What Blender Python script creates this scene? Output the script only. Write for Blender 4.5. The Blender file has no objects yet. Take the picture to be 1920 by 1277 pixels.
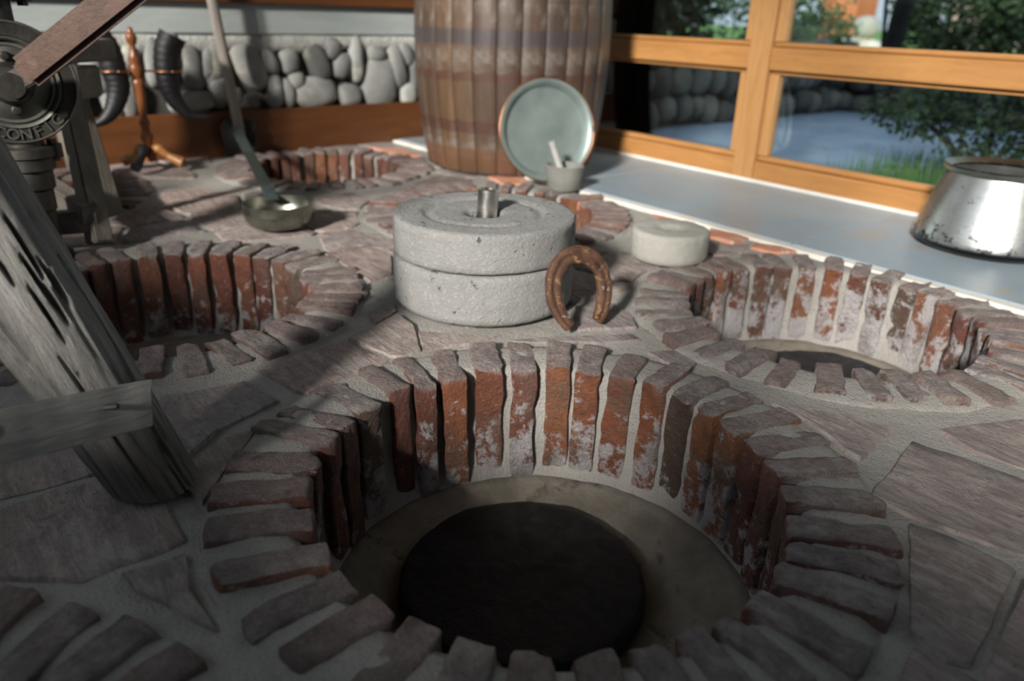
import bpy, bmesh, math, random
from mathutils import Vector, Matrix, noise
random.seed(7)
SC = bpy.context.scene
COL = SC.collection
PI = math.pi
# ------------------------------------------------------------------ camera
FPX, PITCH, ROLL, AZ, CAMH = 1415.7, .40847, .03002, .88879, .53
cam_d = bpy.data.cameras.new('camera'); cam = bpy.data.objects.new('camera', cam_d); COL.objects.link(cam)
cam_d.sensor_width = 36; cam_d.lens = FPX / 1920 * 36
cam_d.clip_start = .02; cam_d.clip_end = 200
cam.matrix_world = (Matrix.Translation((0, 0, CAMH)) @ Matrix.Rotation(AZ, 4, 'Z')
                    @ Matrix.Rotation(PI / 2 - PITCH, 4, 'X') @ Matrix.Rotation(ROLL, 4, 'Z'))
cam_d.dof.use_dof = True; cam_d.dof.focus_distance = 1.06; cam_d.dof.aperture_fstop = 3.0
SC.camera = cam
# ------------------------------------------------------------------ sky, sun, exposure
W = bpy.data.worlds.new('sky'); SC.world = W; W.use_nodes = True
bg = W.node_tree.nodes['Background']; bg.inputs[0].default_value = (.74, .86, 1, 1); bg.inputs[1].default_value = .78
SUN_EL = math.radians(25); SUN_H = Vector((-.45, .893, 0))
sd = bpy.data.lights.new('sun', 'SUN'); sd.energy = 5.7; sd.angle = math.radians(6); sd.color = (1, .95, .88)
sun = bpy.data.objects.new('sun', sd); COL.objects.link(sun); sun.location = (2, -4, 4)
sun.rotation_euler = (SUN_H * math.cos(SUN_EL) + Vector((0, 0, -math.sin(SUN_EL)))).to_track_quat('-Z', 'Y').to_euler()
vs = SC.view_settings
vs.view_transform = 'Standard'; vs.look = 'None'; vs.gamma = 1; vs.use_curve_mapping = False; vs.exposure = 0.3

# ------------------------------------------------------------------ pixel -> place
_M = cam.matrix_world.to_3x3(); _MI = cam.matrix_world.inverted()
def ray(px, py):
    return (_M @ Vector(((px - 960) / FPX, -(py - 638.5) / FPX, -1))).normalized()
def gp(px, py, z=0):
    d = ray(px, py); t = (z - CAMH) / d.z
    return Vector((0, 0, CAMH)) + d * t
def at(px, py, dist):
    return Vector((0, 0, CAMH)) + ray(px, py) * dist
def onx(px, py, x):
    d = ray(px, py); return Vector((0, 0, CAMH)) + d * (x / d.x)
def ony(px, py, y):
    d = ray(px, py); return Vector((0, 0, CAMH)) + d * (y / d.y)

def prj(P):
    q = _MI @ Vector(P); return (960 + FPX * q.x / -q.z, 638.5 - FPX * q.y / -q.z)
# ------------------------------------------------------------------ materials
class NT:
    def __init__(s, name):
        s.m = bpy.data.materials.new(name); s.m.use_nodes = True
        s.t = s.m.node_tree; s.b = s.t.nodes['Principled BSDF']
    def n(s, typ, **kw):
        x = s.t.nodes.new(typ)
        for k, v in kw.items(): setattr(x, k, v)
        return x
    def l(s, a, b): s.t.links.new(a, b)
    def val(s, sock, v):
        if hasattr(v, 'is_output') or isinstance(v, bpy.types.NodeSocket): s.l(v, sock)
        else: sock.default_value = v
    def math(s, op, a, b=0.0, c=0.0, clamp=False):
        x = s.n('ShaderNodeMath', operation=op, use_clamp=clamp)
        s.val(x.inputs[0], a); s.val(x.inputs[1], b); s.val(x.inputs[2], c); return x.outputs[0]
    def mix(s, f, a, b, typ='MIX'):
        x = s.n('ShaderNodeMix', data_type='RGBA', blend_type=typ)
        s.val(x.inputs[0], f); s.val(x.inputs[6], c4(a)); s.val(x.inputs[7], c4(b)); return x.outputs[2]
    def noise(s, vec, scale, detail=5, rough=.55, dist=0):
        x = s.n('ShaderNodeTexNoise'); x.inputs['Scale'].default_value = scale; x.inputs['Detail'].default_value = detail
        x.inputs['Roughness'].default_value = rough; x.inputs['Distortion'].default_value = dist
        s.l(vec, x.inputs['Vector']); return x.outputs[0]
    def ramp(s, f, stops):
        x = s.n('ShaderNodeValToRGB'); e = x.color_ramp.elements
        while len(e) < len(stops): e.new(.5)
        for i, (p, c) in enumerate(stops): e[i].position = p; e[i].color = c4(c)
        s.l(f, x.inputs[0]); return x.outputs[0]
    def step(s, f, lo, hi):
        x = s.n('ShaderNodeMapRange', interpolation_type='SMOOTHSTEP')
        s.val(x.inputs[0], f); x.inputs[1].default_value = lo; x.inputs[2].default_value = hi; return x.outputs[0]
    def coords(s, stretch=(1, 1, 1), rnd=True):
        tc = s.n('ShaderNodeTexCoord'); oi = s.n('ShaderNodeObjectInfo')
        mp = s.n('ShaderNodeMapping'); mp.inputs['Scale'].default_value = stretch
        s.l(tc.outputs['Object'], mp.inputs[0])
        s.rnd = oi.outputs['Random']; s.obj = tc.outputs['Object']
        if not rnd: return mp.outputs[0]
        cx = s.n('ShaderNodeCombineXYZ'); k = s.math('MULTIPLY', s.rnd, 37.0)
        for i in range(3): s.l(k, cx.inputs[i])
        va = s.n('ShaderNodeVectorMath', operation='ADD'); s.l(mp.outputs[0], va.inputs[0]); s.l(cx.outputs[0], va.inputs[1])
        return va.outputs[0]
    def bump(s, h, strength=.3, dist=.01):
        x = s.n('ShaderNodeBump'); x.inputs['Strength'].default_value = strength; x.inputs['Distance'].default_value = dist
        s.l(h, x.inputs['Height']); s.l(x.outputs[0], s.b.inputs['Normal']); return x
    def set(s, col=None, rough=None, metal=None):
        if col is not None: s.val(s.b.inputs['Base Color'], c4(col))
        if rough is not None: s.val(s.b.inputs['Roughness'], rough)
        if metal is not None: s.val(s.b.inputs['Metallic'], metal)
        return s.m
def c4(c):
    if isinstance(c, tuple) and len(c) == 3: return c + (1,)
    return c
def pmat(name, c1, c2, scale=8, rough=.75, bump=.3, bscale=60, metal=0, stretch=(1, 1, 1), dist=.004, rv=0, lo=.3, hi=.7, c3=None, c3s=20, detail=6):
    t = NT(name); v = t.coords(stretch)
    n1 = t.noise(v, scale, detail, .6, .3); col = t.ramp(n1, [(lo, c1), (hi, c2)])
    if c3:
        n3 = t.noise(v, c3s, 6, .65); col = t.mix(t.step(n3, .55, .68), col, c3)
    if rv:
        h = t.n('ShaderNodeHueSaturation'); t.l(col, h.inputs['Color'])
        t.l(t.math('MULTIPLY_ADD', t.rnd, rv, 1 - rv / 2), h.inputs['Value']); col = h.outputs[0]
    if bump: t.bump(t.noise(v, bscale, 8, .65), bump, dist)
    return t.set(col, rough, metal)

def brick_mat():
    t = NT('old_brick'); v = t.coords()
    oi = t.n('ShaderNodeObjectInfo'); sc = t.n('ShaderNodeSeparateColor'); t.l(oi.outputs['Color'], sc.inputs[0])
    r1 = sc.outputs[1]; r2 = t.math('FRACT', t.math('MULTIPLY', t.rnd, 17.31)); r3 = t.math('FRACT', t.math('MULTIPLY', t.rnd, 91.7))
    red = t.ramp(r1, [(0, (.14, .048, .036)), (.2, (.25, .085, .05)), (.38, (.13, .095, .07)), (.5, (.33, .12, .058)), (.64, (.20, .066, .045)),
                      (.78, (.39, .16, .07)), (.9, (.15, .052, .04)), (1, (.28, .10, .056))])
    n1 = t.noise(v, 28, 8, .65)
    red = t.mix(t.step(n1, .35, .7), red, t.mix(.55, red, (.10, .045, .032)))
    n2 = t.noise(v, 60, 6, .7); red = t.mix(t.math('MULTIPLY', t.step(n2, .56, .7), .6), red, (.36, .25, .19))
    # efflorescence on the pit side, more of it towards the foot
    sx = t.n('ShaderNodeSeparateXYZ'); t.l(t.obj, sx.inputs[0])
    low = t.step(t.math('MULTIPLY', sx.outputs[2], -1.0), -.02, .2)
    n3 = t.noise(v, 24, 10, .75, .15)
    thr = t.math('ADD', n3, t.math('MULTIPLY_ADD', low, .16, t.math('MULTIPLY_ADD', r2, .12, t.math('SUBTRACT', sc.outputs[0], .65))))
    eff = t.step(thr, .53, .61)
    face = t.mix(t.math('MULTIPLY', eff, .85), red, (.60, .585, .60))
    n5 = t.noise(v, 11, 7, .7); face = t.mix(t.math('MULTIPLY', t.step(n5, .48, .62), .55), face, (.17, .135, .11))
    # settled dust and mortar smear on the upper face
    g = t.n('ShaderNodeNewGeometry'); sn = t.n('ShaderNodeSeparateXYZ'); t.l(g.outputs['Normal'], sn.inputs[0])
    n4 = t.noise(v, 34, 8, .7)
    dustc = t.ramp(n4, [(.3, (.175, .142, .138)), (.5, (.32, .27, .258)), (.68, (.52, .455, .43))])
    dustc = t.mix(t.math('MULTIPLY', t.step(r3, .45, .95), .45), dustc, (.22, .14, .12))
    topm = t.step(sn.outputs[2], .1, .55)
    side = t.math('MULTIPLY', t.math('MULTIPLY', t.step(sx.outputs[2], -.026, -.010), t.step(sx.outputs[0], .004, .016)), t.math('MULTIPLY_ADD', t.step(r2, .55, .8), -.7, .9))
    fine = t.noise(v, 170, 5, .75); dustc = t.mix(t.math('MULTIPLY', t.step(fine, .52, .68), .55), dustc, (.11, .085, .082)); dustc = t.mix(t.math('MULTIPLY', t.step(fine, .44, .33), .5), dustc, (.47, .43, .41))
    ds = t.math('MULTIPLY', t.math('MAXIMUM', topm, side), t.step(n1, .76, .58))
    face = t.mix(t.math('MULTIPLY', t.step(fine, .55, .7), .4), face, (.07, .04, .03)); col = t.mix(t.math('MULTIPLY', ds, .93), face, dustc)
    h = t.math('ADD', t.math('MULTIPLY', t.noise(v, 120, 8, .75), .75), t.noise(v, 30, 6, .6))
    t.bump(h, 1.0, .014)
    return t.set(col, t.math('MULTIPLY_ADD', topm, .28, .55))

def flag_mat():
    t = NT('flagstone'); v = t.coords((1, 1, 1))
    w = t.noise(v, 7, 6, .6, 1.5)
    va = t.n('ShaderNodeVectorMath', operation='MULTIPLY'); t.l(v, va.inputs[0]); va.inputs[1].default_value = (1.2, 6, 1)
    st = t.noise(va.outputs[0], 12, 8, .7, .8)
    base = t.ramp(t.rnd, [(0, (.40, .325, .305)), (.3, (.50, .41, .37)), (.55, (.37, .325, .32)), (.8, (.53, .40, .355)), (1, (.45, .395, .37))])
    col = t.mix(t.step(st, .40, .66), t.mix(.5, base, (.13, .105, .10)), base)
    col = t.mix(t.math('MULTIPLY', t.step(w, .5, .7), .55), col, (.50, .465, .425))
    n2 = t.noise(v, 90, 6, .7); col = t.mix(t.math('MULTIPLY', t.step(n2, .56, .70), .65), col, (.11, .09, .085))
    n6 = t.noise(v, 26, 9, .75, .4); col = t.mix(t.math('MULTIPLY', t.step(n6, .51, .62), .45), col, (.17, .14, .132)); col = t.mix(t.math('MULTIPLY', t.step(n6, .43, .34), .5), col, (.52, .48, .45))
    h = t.math('ADD', st, t.math('ADD', t.math('MULTIPLY', n2, .5), t.math('MULTIPLY', n6, -1.0))); t.bump(h, .8, .012)
    return t.set(col, .82)

def mortar_mat():
    t = NT('mortar'); v = t.coords(rnd=False)
    n = t.noise(v, 6, 7, .6); f = t.noise(v, 260, 4, .7); m = t.noise(v, 40, 7, .65)
    col = t.ramp(n, [(.3, (.33, .315, .29)), (.7, (.46, .44, .405))])
    col = t.mix(t.math('MULTIPLY', t.step(f, .50, .70), .5), col, (.19, .18, .165))
    col = t.mix(t.math('MULTIPLY', t.step(m, .55, .72), .35), col, (.33, .28, .25))
    t.bump(t.math('ADD', f, t.math('MULTIPLY', m, 1.4)), .9, .006)
    return t.set(col, .9)

def wood_mat(name, c1, c2, axis=0, grain=1.0, rough=.45, bump=.15, c3=None):
    t = NT(name); st = [9, 9, 9]; st[axis] = .8; v = t.coords(tuple(x * grain for x in st))
    n = t.noise(v, 3, 8, .65, .8); f = t.noise(v, 16, 5, .7)
    col = t.ramp(n, [(.28, c1), (.72, c2)])
    col = t.mix(t.math('MULTIPLY', t.step(f, .5, .75), .4), col, tuple(x * .5 for x in c1))
    if c3:
        k = t.noise(t.obj, 5, 6, .7); col = t.mix(t.step(k, .55, .7), col, c3)
    t.bump(t.math('ADD', f, n), bump, .004)
    return t.set(col, rough)

def log_mat():
    t = NT('weathered_log'); v = t.coords((14, 14, 1.4), rnd=False)
    n = t.noise(v, 2.6, 9, .7, 1.0); f = t.noise(v, 12, 6, .75)
    b = t.noise(t.obj, 5, 6, .6)
    col = t.ramp(n, [(.28, (.16, .15, .138)), (.45, (.37, .355, .33)), (.66, (.60, .58, .545))])
    col = t.mix(t.math('MULTIPLY', t.step(f, .60, .72), .75), col, (.05, .044, .04))
    col = t.mix(t.math('MULTIPLY', t.step(b, .6, .72), .4), col, (.26, .16, .08))
    sx = t.n('ShaderNodeSeparateXYZ'); t.l(t.obj, sx.inputs[0])
    col = t.mix(t.math('MULTIPLY', t.step(sx.outputs[2], .12, .02), .6), col, (.12, .085, .06))
    t.bump(t.math('ADD', f, t.math('MULTIPLY', n, 1.5)), 1.0, .02)
    return t.set(col, .85)

def barrel_mat():
    t = NT('barrel_oak'); v = t.coords((16, 16, 1.6))
    n = t.noise(v, 2.2, 8, .7, .5); m = t.noise(t.obj, 7, 7, .65)
    base = t.ramp(t.rnd, [(0, (.065, .04, .027)), (.35, (.11, .066, .036)), (.6, (.055, .039, .03)), (.8, (.135, .076, .035)), (1, (.08, .06, .047))])
    col = t.mix(t.step(n, .35, .7), t.mix(.6, base, (.05, .03, .022)), base)
    col = t.mix(t.math('MULTIPLY', t.step(m, .5, .68), .5), col, (.22, .20, .18))
    sx = t.n('ShaderNodeSeparateXYZ'); t.l(t.obj, sx.inputs[0]); z = sx.outputs[2]
    wob = t.math('MULTIPLY_ADD', t.noise(t.obj, 14, 4), .03, -.015); zz = t.math('ADD', z, wob)
    for zc, hw, c, k in ((.455, .03, (.045, .04, .045), .75), (.33, .02, (.07, .03, .022), .7), (.165, .025, (.06, .025, .02), .7), (.05, .05, (.12, .055, .026), .7)):
        d = t.math('ABSOLUTE', t.math('SUBTRACT', zz, zc)); col = t.mix(t.math('MULTIPLY', t.step(d, hw, hw * .6), k), col, c)
    t.bump(t.math('ADD', n, m), .3, .006)
    t.b.inputs['Coat Weight'].default_value = .25; t.b.inputs['Coat Roughness'].default_value = .3
    return t.set(col, .45)

def metal_mat(name, c1, c2, spot, scale=9, rough=(.25, .5), bump=.1, spots=.62, metal=1.0):
    t = NT(name); v = t.coords(); n = t.noise(v, scale, 7, .65); k = t.noise(v, scale * 5, 7, .7)
    col = t.ramp(n, [(.3, c1), (.7, c2)]); s = t.step(k, spots, spots + .1); col = t.mix(t.math('MULTIPLY', s, .9), col, spot)
    t.bump(t.math('ADD', n, t.math('MULTIPLY', k, .3)), bump, .004)
    t.set(col, t.math('MULTIPLY_ADD', n, rough[1] - rough[0], rough[0]))
    t.l(t.math('SUBTRACT', metal, t.math('MULTIPLY', s, .5)), t.b.inputs['Metallic']); return t.m

def pot_mat():
    t = NT('tinned_copper'); v = t.coords((1, 1, 1)); n = t.noise(v, 7, 7, .65)
    va = t.n('ShaderNodeVectorMath', operation='MULTIPLY'); t.l(v, va.inputs[0]); va.inputs[1].default_value = (3, 3, 26)
    st = t.noise(va.outputs[0], 6, 6, .7)
    k = t.noise(v, 42, 7, .7)
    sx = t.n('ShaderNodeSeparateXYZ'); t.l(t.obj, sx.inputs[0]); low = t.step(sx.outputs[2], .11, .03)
    col = t.ramp(n, [(.3, (.42, .44, .43)), (.7, (.64, .66, .65))])
    col = t.mix(t.math('MULTIPLY', t.step(st, .5, .72), .4), col, (.25, .26, .26))
    s = t.step(t.math('ADD', k, t.math('MULTIPLY', low, .12)), .62, .70)
    col = t.mix(t.math('MULTIPLY', s, .92), col, (.05, .05, .05))
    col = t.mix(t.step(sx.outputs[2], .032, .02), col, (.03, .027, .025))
    t.bump(t.math('ADD', st, k), .12, .003)
    t.set(col, t.math('MULTIPLY_ADD', n, .2, .24)); t.b.inputs['Metallic'].default_value = .92; return t.m

def horseshoe_mat():
    t = NT('rusty_iron'); v = t.coords(); n = t.noise(v, 30, 7, .65); k = t.noise(v, 55, 8, .75, .6)
    col = t.ramp(n, [(.3, (.055, .024, .015)), (.7, (.15, .075, .045))])
    col = t.mix(t.math('MULTIPLY', t.step(k, .54, .62), .85), col, (.36, .22, .09))
    col = t.mix(t.step(t.noise(v, 38, 5, .6), .64, .70), col, (.55, .52, .5))
    t.bump(t.math('ADD', n, k), .7, .003); t.set(col, .62); t.b.inputs['Metallic'].default_value = .25; return t.m

def quern_mat():
    t = NT('basalt_grey'); v = t.coords(); n = t.noise(v, 6, 6, .6); f = t.noise(v, 150, 5, .75); p = t.noise(v, 45, 4, .6)
    col = t.ramp(n, [(.3, (.23, .23, .222)), (.7, (.32, .32, .308))])
    col = t.mix(t.math('MULTIPLY', t.step(f, .52, .66), .55), col, (.46, .46, .45))
    col = t.mix(t.math('MULTIPLY', t.step(p, .66, .70), .8), col, (.10, .092, .08))
    y = t.noise(v, 16, 5, .6); col = t.mix(t.math('MULTIPLY', t.step(y, .66, .74), .35), col, (.42, .38, .2))
    t.bump(t.math('SUBTRACT', f, t.math('MULTIPLY', t.step(p, .62, .72), 1.2)), .9, .005); return t.set(col, .92)

def lid_mat():
    t = NT('black_stone'); v = t.coords(); n = t.noise(v, 9, 9, .7, 1.2); f = t.noise(v, 34, 8, .75, 1.0)
    col = t.ramp(n, [(.38, (.003, .0035, .005)), (.58, (.010, .011, .015)), (.72, (.045, .05, .06))])
    t.bump(t.math('ADD', n, t.math('MULTIPLY', f, .8)), 1.0, .03); return t.set(col, t.math('MULTIPLY_ADD', f, .3, .34))

def glass_mat():
    m = bpy.data.materials.new('window_glass'); m.use_nodes = True; t = m.node_tree; t.nodes.clear()
    o = t.nodes.new('ShaderNodeOutputMaterial'); mx = t.nodes.new('ShaderNodeMixShader'); f = t.nodes.new('ShaderNodeFresnel')
    f.inputs[0].default_value = 1.5; tr = t.nodes.new('ShaderNodeBsdfTransparent'); tr.inputs[0].default_value = (.88, .92, .91, 1)
    gl = t.nodes.new('ShaderNodeBsdfGlossy'); gl.inputs['Roughness'].default_value = .01
    t.links.new(f.outputs[0], mx.inputs[0]); t.links.new(tr.outputs[0], mx.inputs[1]); t.links.new(gl.outputs[0], mx.inputs[2])
    t.links.new(mx.outputs[0], o.inputs[0]); return m

M = dict(brick=brick_mat(), flag=flag_mat(), mortar=mortar_mat(), log=log_mat(), barrel=barrel_mat(), pot=pot_mat(), shoe=horseshoe_mat(),
    quern=quern_mat(), lid=lid_mat(), glass=glass_mat(),
    sand=pmat('shaded_sandy_mortar', (.14, .126, .102), (.27, .24, .195), 14, .92, .9, 60, c3=(.10, .092, .08), c3s=14),  # sandy mortar, darkened in colour for the shade down in the pits
    edge=pmat('orange_brick', (.42, .17, .10), (.55, .28, .18), 14, .85, .4, 80, c3=(.5, .42, .36), c3s=30),
    tile=pmat('slate_tile', (.22, .275, .32), (.28, .345, .395), 3, .38, .15, 90, rv=.12, c3=(.3, .29, .27), c3s=7),
    fillet=pmat('pale_cement', (.55, .53, .48), (.70, .68, .63), 12, .9, .5, 70),
    pine_x=wood_mat('varnished_pine_x', (.30, .135, .04), (.43, .215, .072), 0),
    pine_z=wood_mat('varnished_pine_z', (.35, .175, .062), (.47, .255, .10), 2),
    beam=wood_mat('dark_varnished_beam', (.085, .030, .010), (.15, .055, .017), 1, rough=.4),
    plaster=pmat('grey_cement', (.30, .34, .33), (.42, .46, .45), 5, .85, .4, 50, stretch=(1, .4, 2)),
    rough=pmat('rough_plaster', (.36, .37, .34), (.58, .58, .54), 16, .95, .9, 60, dist=.012),
    joint=pmat('dark_joint', (.028, .027, .025), (.07, .066, .06), 12, .95, .6, 60),
    river=pmat('river_stone', (.13, .135, .13), (.29, .295, .28), 5, .7, .4, 30, rv=1.0, c3=(.36, .35, .29), c3s=6),
    stone=pmat('field_stone', (.075, .072, .065), (.20, .19, .17), 4, .85, .5, 30, rv=.6),
    soft=pmat('carved_pale_stone', (.28, .277, .25), (.38, .375, .34), 9, .93, .5, 90, c3=(.36, .36, .32), c3s=40),
    cup=pmat('grey_cup_stone', (.15, .152, .14), (.23, .23, .213), 14, .85, .5, 90),
    pestle=pmat('pale_stone', (.30, .30, .285), (.42, .42, .40), 14, .8, .3, 90),
    tray=metal_mat('tinned_tray', (.19, .24, .232), (.29, .35, .335), (.17, .20, .19), 6, (.36, .52), .06, .66, .55),
    copper=metal_mat('worn_copper', (.33, .15, .08), (.5, .26, .15), (.15, .09, .06), 20, (.3, .5)),
    steel=metal_mat('bright_steel', (.5, .48, .45), (.7, .68, .65), (.13, .11, .09), 25, (.2, .4), .2),
    bowl=metal_mat('tarnished_tin', (.17, .17, .145), (.34, .345, .30), (.05, .045, .035), 14, (.22, .45), .12, .56),
    patina=metal_mat('patinated_metal', (.20, .27, .26), (.34, .42, .40), (.12, .15, .14), 12, (.3, .5), .15),
    iron=metal_mat('cast_iron', (.035, .033, .03), (.085, .08, .07), (.12, .07, .045), 18, (.4, .65), .4, .64, .7),
    ironl=metal_mat('cast_iron_worn', (.10, .105, .092), (.19, .19, .165), (.07, .05, .035), 16, (.4, .6), .3, .6, .6),
    blade=metal_mat('black_blade', (.02, .021, .022), (.045, .046, .048), (.05, .04, .03), 12, (.45, .6), .1, .7, .5),
    lever=wood_mat('copper_brown_lever', (.055, .028, .019), (.115, .06, .04), 0, rough=.4, c3=(.18, .105, .07)),
    oldw=wood_mat('old_grey_wood', (.10, .088, .07), (.24, .215, .175), 2, rough=.8, bump=.4),
    oldx=wood_mat('old_grey_wood_x', (.08, .072, .06), (.20, .18, .15), 0, rough=.8, bump=.4),
    board=wood_mat('silver_grey_board', (.17, .165, .155), (.40, .39, .365), 0, 1.2, rough=.85, bump=.6),
    turned=wood_mat('turned_red_wood', (.16, .05, .018), (.32, .115, .04), 2, rough=.3),
    foot=wood_mat('turned_light_wood', (.30, .12, .035), (.48, .22, .07), 0, rough=.35),
    horn=pmat('black_horn_shaded_foot', (.004, .004, .005), (.012, .012, .014), 20, .5, .4, 60),
    stick=wood_mat('pale_stick', (.25, .22, .19), (.42, .38, .34), 2, rough=.8, bump=.3),
    ceil=wood_mat('ceiling_boards', (.20, .11, .05), (.32, .19, .09), 0, rough=.7),
    wallp=pmat('grey_plaster', (.30, .31, .31), (.38, .39, .39), 4, .9, .3, 50),
    paving=pmat('terrace_paving', (.25, .33, .45), (.36, .44, .56), 3, .8, .3, 40, c3=(.24, .30, .38), c3s=5),
    lawn=pmat('lawn', (.05, .14, .025), (.14, .30, .06), 12, .95, .6, 60),
    grass=pmat('grass_blade', (.03, .09, .015), (.09, .2, .04), 20, .7, 0),
    leafd=pmat('dark_leaf', (.015, .035, .012), (.045, .085, .03), 9, .6, 0),
    leafm=pmat('mid_leaf', (.035, .09, .03), (.09, .19, .07), 7, .6, 0),
    bark=pmat('dark_bark', (.012, .011, .010), (.035, .03, .026), 12, .9, .7, 40),
    ochre=pmat('ochre_wall', (.42, .13, .05), (.52, .19, .08), 3, .9, .2, 40),
    pink=pmat('pink_wall', (.48, .34, .30), (.56, .42, .37), 3, .9, .2, 40),
    white=pmat('white_stone', (.62, .58, .5), (.78, .74, .66), 6, .85, .3, 40),
    dark=pmat('dark_glass_pane', (.02, .025, .03), (.05, .055, .06), 3, .2, 0),
)

# ------------------------------------------------------------------ mesh helpers
def link(name, me, mat=None, parent=None, smooth=False, ang=None):
    o = bpy.data.objects.new(name, me); COL.objects.link(o)
    if mat is not None and not me.materials: me.materials.append(M[mat] if isinstance(mat, str) else mat)
    if smooth:
        me.polygons.foreach_set('use_smooth', [True] * len(me.polygons))
        if ang: me.set_sharp_from_angle(angle=math.radians(ang))
    if parent: o.parent = parent
    return o
def fin(name, bm, mat, parent=None, smooth=False, ang=None):
    bmesh.ops.recalc_face_normals(bm, faces=bm.faces)
    me = bpy.data.meshes.new(name); bm.to_mesh(me); bm.free(); return link(name, me, mat, parent, smooth, ang)
def thing(name, label, cat, loc=(0, 0, 0), rz=0, group=None):
    o = bpy.data.objects.new(name, None); COL.objects.link(o); o.location = loc; o.rotation_euler.z = rz; o.empty_display_size = .05
    return tag(o, label, cat, group)
def tag(o, label, cat, group=None):
    o['label'] = label; o['category'] = cat
    if group: o['group'] = group
    return o
def struct(name, bm, mat, **k):
    o = fin(name, bm, mat, **k); o['kind'] = 'structure'; return o
def box(bm, x0, x1, y0, y1, z0, z1, bev=0):
    r = bmesh.ops.create_cube(bm, size=1)
    mt = Matrix.Translation(((x0 + x1) / 2, (y0 + y1) / 2, (z0 + z1) / 2)) @ Matrix.Diagonal((x1 - x0, y1 - y0, z1 - z0, 1))
    bmesh.ops.transform(bm, matrix=mt, verts=r['verts'])
    if bev:
        es = list({e for v in r['verts'] for e in v.link_edges})
        bmesh.ops.bevel(bm, geom=es, offset=bev, segments=2, affect='EDGES', profile=.5)
def boxo(name, dims, mat, parent=None, bev=.003, kind=None):
    bm = bmesh.new(); box(bm, *dims, bev=bev); o = fin(name, bm, mat, parent)
    if kind: o['kind'] = kind
    return o
def lathe(bm, prof, n=48, axis='Z', mtx=None, jit=None):
    rings = []
    for (r, z) in prof:
        if r < 1e-6: rings.append([bm.verts.new((0, 0, z))])
        else:
            ring = []
            for k in range(n):
                a = 2 * PI * k / n; p = Vector((r * math.cos(a), r * math.sin(a), z))
                if jit: p = jit(p)
                ring.append(bm.verts.new(p))
            rings.append(ring)
    for a, b in zip(rings, rings[1:]):
        for k in range(n):
            k2 = (k + 1) % n
            if len(a) == 1 and len(b) == 1: continue
            if len(a) == 1: bm.faces.new((a[0], b[k], b[k2]))
            elif len(b) == 1: bm.faces.new((a[k], a[k2], b[0]))
            else: bm.faces.new((a[k], a[k2], b[k2], b[k]))
    vs_ = [v for r in rings for v in r]
    m = {'X': Matrix.Rotation(PI / 2, 4, 'Y'), 'Y': Matrix.Rotation(-PI / 2, 4, 'X'), 'Z': Matrix()}[axis]
    if mtx: m = mtx @ m
    bmesh.ops.transform(bm, matrix=m, verts=vs_); return vs_
def cyl(bm, p0, p1, r0, r1=None, n=14):
    tube(bm, [p0, p1], [r0, r1 if r1 is not None else r0], n)
def tube(bm, pts, rad, n=12, sx=1, sy=1, up=None, jit=None):
    pts = [Vector(p) for p in pts]; rings = []; nrm = None
    for i, p in enumerate(pts):
        t = (pts[min(i + 1, len(pts) - 1)] - pts[max(i - 1, 0)]).normalized()
        if nrm is None:
            u = up or (Vector((0, 0, 1)) if abs(t.z) < .9 else Vector((1, 0, 0)))
            nrm = (u - t * u.dot(t)).normalized()
        else: nrm = (nrm - t * nrm.dot(t)).normalized()
        b = t.cross(nrm); ring = []
        for k in range(n):
            a = 2 * PI * k / n; q = p + (nrm * math.cos(a) * sx + b * math.sin(a) * sy) * rad[i]
            if jit: q = jit(q, i, a)
            ring.append(bm.verts.new(q))
        rings.append(ring)
    for a, b in zip(rings, rings[1:]):
        for k in range(n): bm.faces.new((a[k], a[(k + 1) % n], b[(k + 1) % n], b[k]))
    bm.faces.new(rings[0][::-1]); bm.faces.new(rings[-1])
def smoothpts(pts, rad, k=6):
    out, ro = [], []; P = [Vector(p) for p in pts]; n = len(P)
    for i in range(n - 1):
        a, b, c, d = P[max(i - 1, 0)], P[i], P[i + 1], P[min(i + 2, n - 1)]
        for j in range(k):
            t = j / k; out.append(.5 * ((2 * b) + (c - a) * t + (2 * a - 5 * b + 4 * c - d) * t * t + (3 * b - a - 3 * c + d) * t ** 3)); ro.append(rad[i] * (1 - t) + rad[i + 1] * t)
    out.append(P[-1]); ro.append(rad[-1]); return out, ro
def bar(bm, p0, p1, w, h, up=Vector((0, 0, 1)), bev=0):
    p0, p1 = Vector(p0), Vector(p1); t = (p1 - p0).normalized(); s = t.cross(up).normalized(); u = s.cross(t)
    r = bmesh.ops.create_cube(bm, size=1); L = (p1 - p0).length
    m = Matrix((( t.x, s.x, u.x, 0), (t.y, s.y, u.y, 0), (t.z, s.z, u.z, 0), (0, 0, 0, 1)))
    bmesh.ops.transform(bm, matrix=Matrix.Translation((p0 + p1) / 2) @ m @ Matrix.Diagonal((L, w, h, 1)), verts=r['verts'])
    if bev:
        es = list({e for v in r['verts'] for e in v.link_edges}); bmesh.ops.bevel(bm, geom=es, offset=bev, segments=2, affect='EDGES')
def N3(p, s, seed=0): return noise.noise(Vector(p) * s + Vector((seed * 13.7, seed * 7.1, seed * 3.3)))

def prof_fine(pr, s=.008):
    out = []
    for (a, b), (c, d) in zip(pr, pr[1:]):
        k = max(1, int(math.hypot(c - a, d - b) / s))
        for i in range(k): out.append((a + (c - a) * i / k, b + (d - b) * i / k))
    return out + [pr[-1]]

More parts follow.
